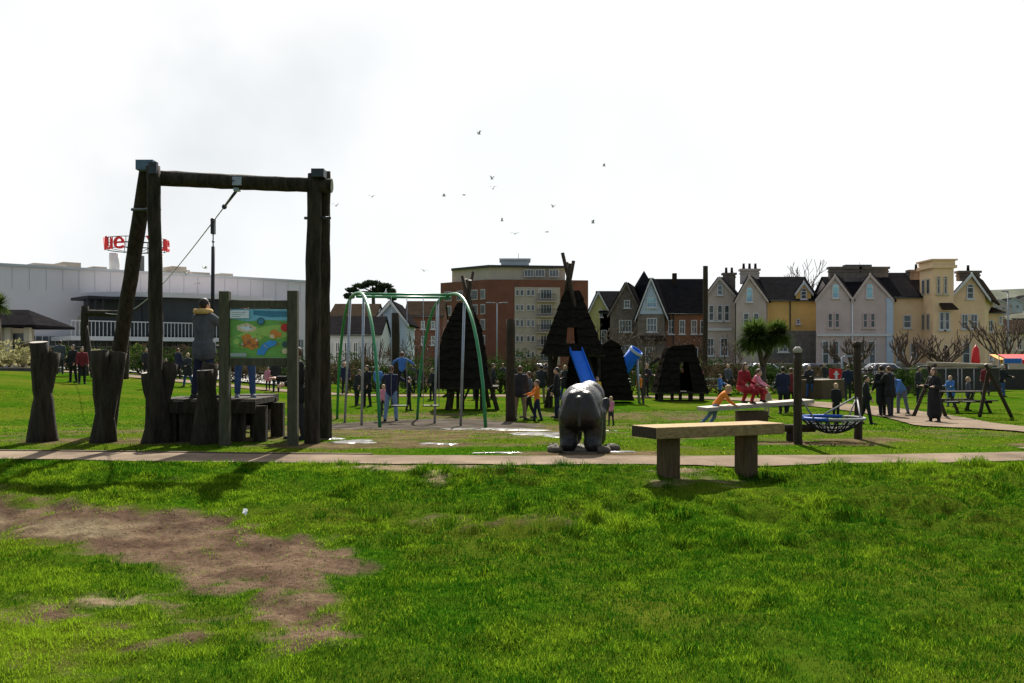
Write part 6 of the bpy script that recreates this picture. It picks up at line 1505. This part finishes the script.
for px, c, lab, d in ((976, 'red', 'closed red parasol in front of the gabled villa wing', 92), (946, 'red', 'closed dark red parasol below the tower', 92)):
    x = X(px, d); t = thing('closed_parasol', lab, 'parasol', (x, d, -.45)); mb = MB(); mb.tube([(x, d, -.45), (x, d, Z(344, d))], .04, 7); mb.build('pole', M['steel'], t); mb = MB(); mb.tube([(x, d, Z(365, d)), (x, d, Z(361, d)), (x, d, Z(349, d)), (x, d, Z(345, d))], [.3, .4, .26, .04], 9, 0, None, .12, 4); mb.build('canopy', M['red' if px > 950 else 'roofbrown'], t)
# red round notice on post
d = 50
x = X(835.5, d); t = thing('notice_sign', 'dark red square sign with white figure on a pole behind the fair haired child', 'sign', (x, d, G(x, d)))
mb = MB(); mb.box((x, d, Z(375.5, d)), (.62, .04, .68)); mb.build('plate', M['red'], t); mb = MB(); mb.box((x + .03, d - .025, Z(376.5, d)), (.12, .012, .3)); mb.ell((x + .03, d - .026, Z(372.2, d)), (.07, .008, .07), 10); mb.box((x + .03, d - .026, Z(374, d)), (.26, .012, .07)); mb.build('white_figure', M['white'], t)
mb = MB(); mb.tube([(x, d + .04, G(x, d)), (x, d + .04, Z(371, d))], .03, 7); mb.build('pole', M['steel'], t)
# street lamps
def lamp(label, px, py, d, arm, both=False):
    x = X(px, d); t = thing('street_lamp', label, 'street lamp', (x, d, G(x, d))); mb = MB(); z = Z(py, d); mb.tube([(x, d, G(x, d)), (x, d, z * .5), (x, d, z)], [.11, .08, .055], 8); mb.build('pole', M['steel'], t)
    for s in ((1, -1) if both else (1,)):
        mb = MB(); mb.tube([(x, d, z - .02), (x + s * arm, d, z + .06)], .035, 6); mb.build('arm', M['steel'], t); mb = MB(); mb.box((x + s * (arm + .2), d, z + .06), (.6, .22, .12)); mb.build('lamp_head', M['steel'], t)
lamp('twin armed street lamp in front of the brick flats', 497, 303, 110, .7, True); lamp('street lamp with one arm at the right against the hill', 1008, 292, 100, -.5)
lamp('pale lamp post behind the swing arch', 842, 357, 60, .3)
# birds
bl = [(479, 134), (492, 179), (493, 189), (444, 196), (464, 195), (553, 207), (593, 223), (547, 232), (502, 221), (515, 234), (424, 271), (372, 197), (336, 206), (604, 166), (186, 274), (199, 283), (205, 268), (222, 300)]
bn_ = ['topmost of the gulls high over the brick flats', 'upper of two close gulls over the teepees', 'lower of two close gulls over the teepees', 'leftmost of a pair of gulls level above the swing', 'right one of a pair of gulls level above the swing', 'gull above the tallest teepee', 'gull farthest right low over the gabled houses', 'steep banking gull just above the tallest teepee', 'gull midway over the flats roof box', 'lowest gull right above the flats roof box', 'low gull beside the swing top bar', 'gull left of the flock right of the tall frame', 'gull close to the right leg of the tall frame', 'lone gull high above the yellow house', 'pale gull before the cinema wall, leftmost of three', 'pale gull lowest against the cinema wall', 'pale gull at the cinema roof edge', 'pale gull right of the trolley rod']
for i, ((px, py), lab) in enumerate(zip(bl, bn_)):
    d = 62 + (i * 7) % 20 if i < 14 else 55
    R = random.Random(i); o = thing('gull', lab + ' in flight', 'bird', (X(px, d), d, Z(py, d)), R.random() * 6.3, 'gulls in flight')
    mb = MB(); mb.ell((0, 0, 0), (.035, .11, .035), 8); mb.ell((0, -.11, .015), (.022, .035, .022), 7); mb.prism([(-.02, .09, 0), (.02, .09, 0), (.035, .16, 0), (-.035, .16, 0)], (0, 0, .01)); mb.build('body', M['offwhite'], o, local=True)
    up = R.uniform(-.05, .18)
    for s in (-1, 1):
        mb = MB(); mb.add([(0, -.06, .02), (0, .07, .02), (s * .15, .035, .05 + up), (s * .15, -.055, .05 + up), (s * .32, .04, .02 + up)], [(0, 1, 2, 3), (3, 2, 4)]); w = mb.build('wing', M['offwhite'] if i < 14 else M['white'], o, local=True); w.modifiers.new('t', 'SOLIDIFY').thickness = .01
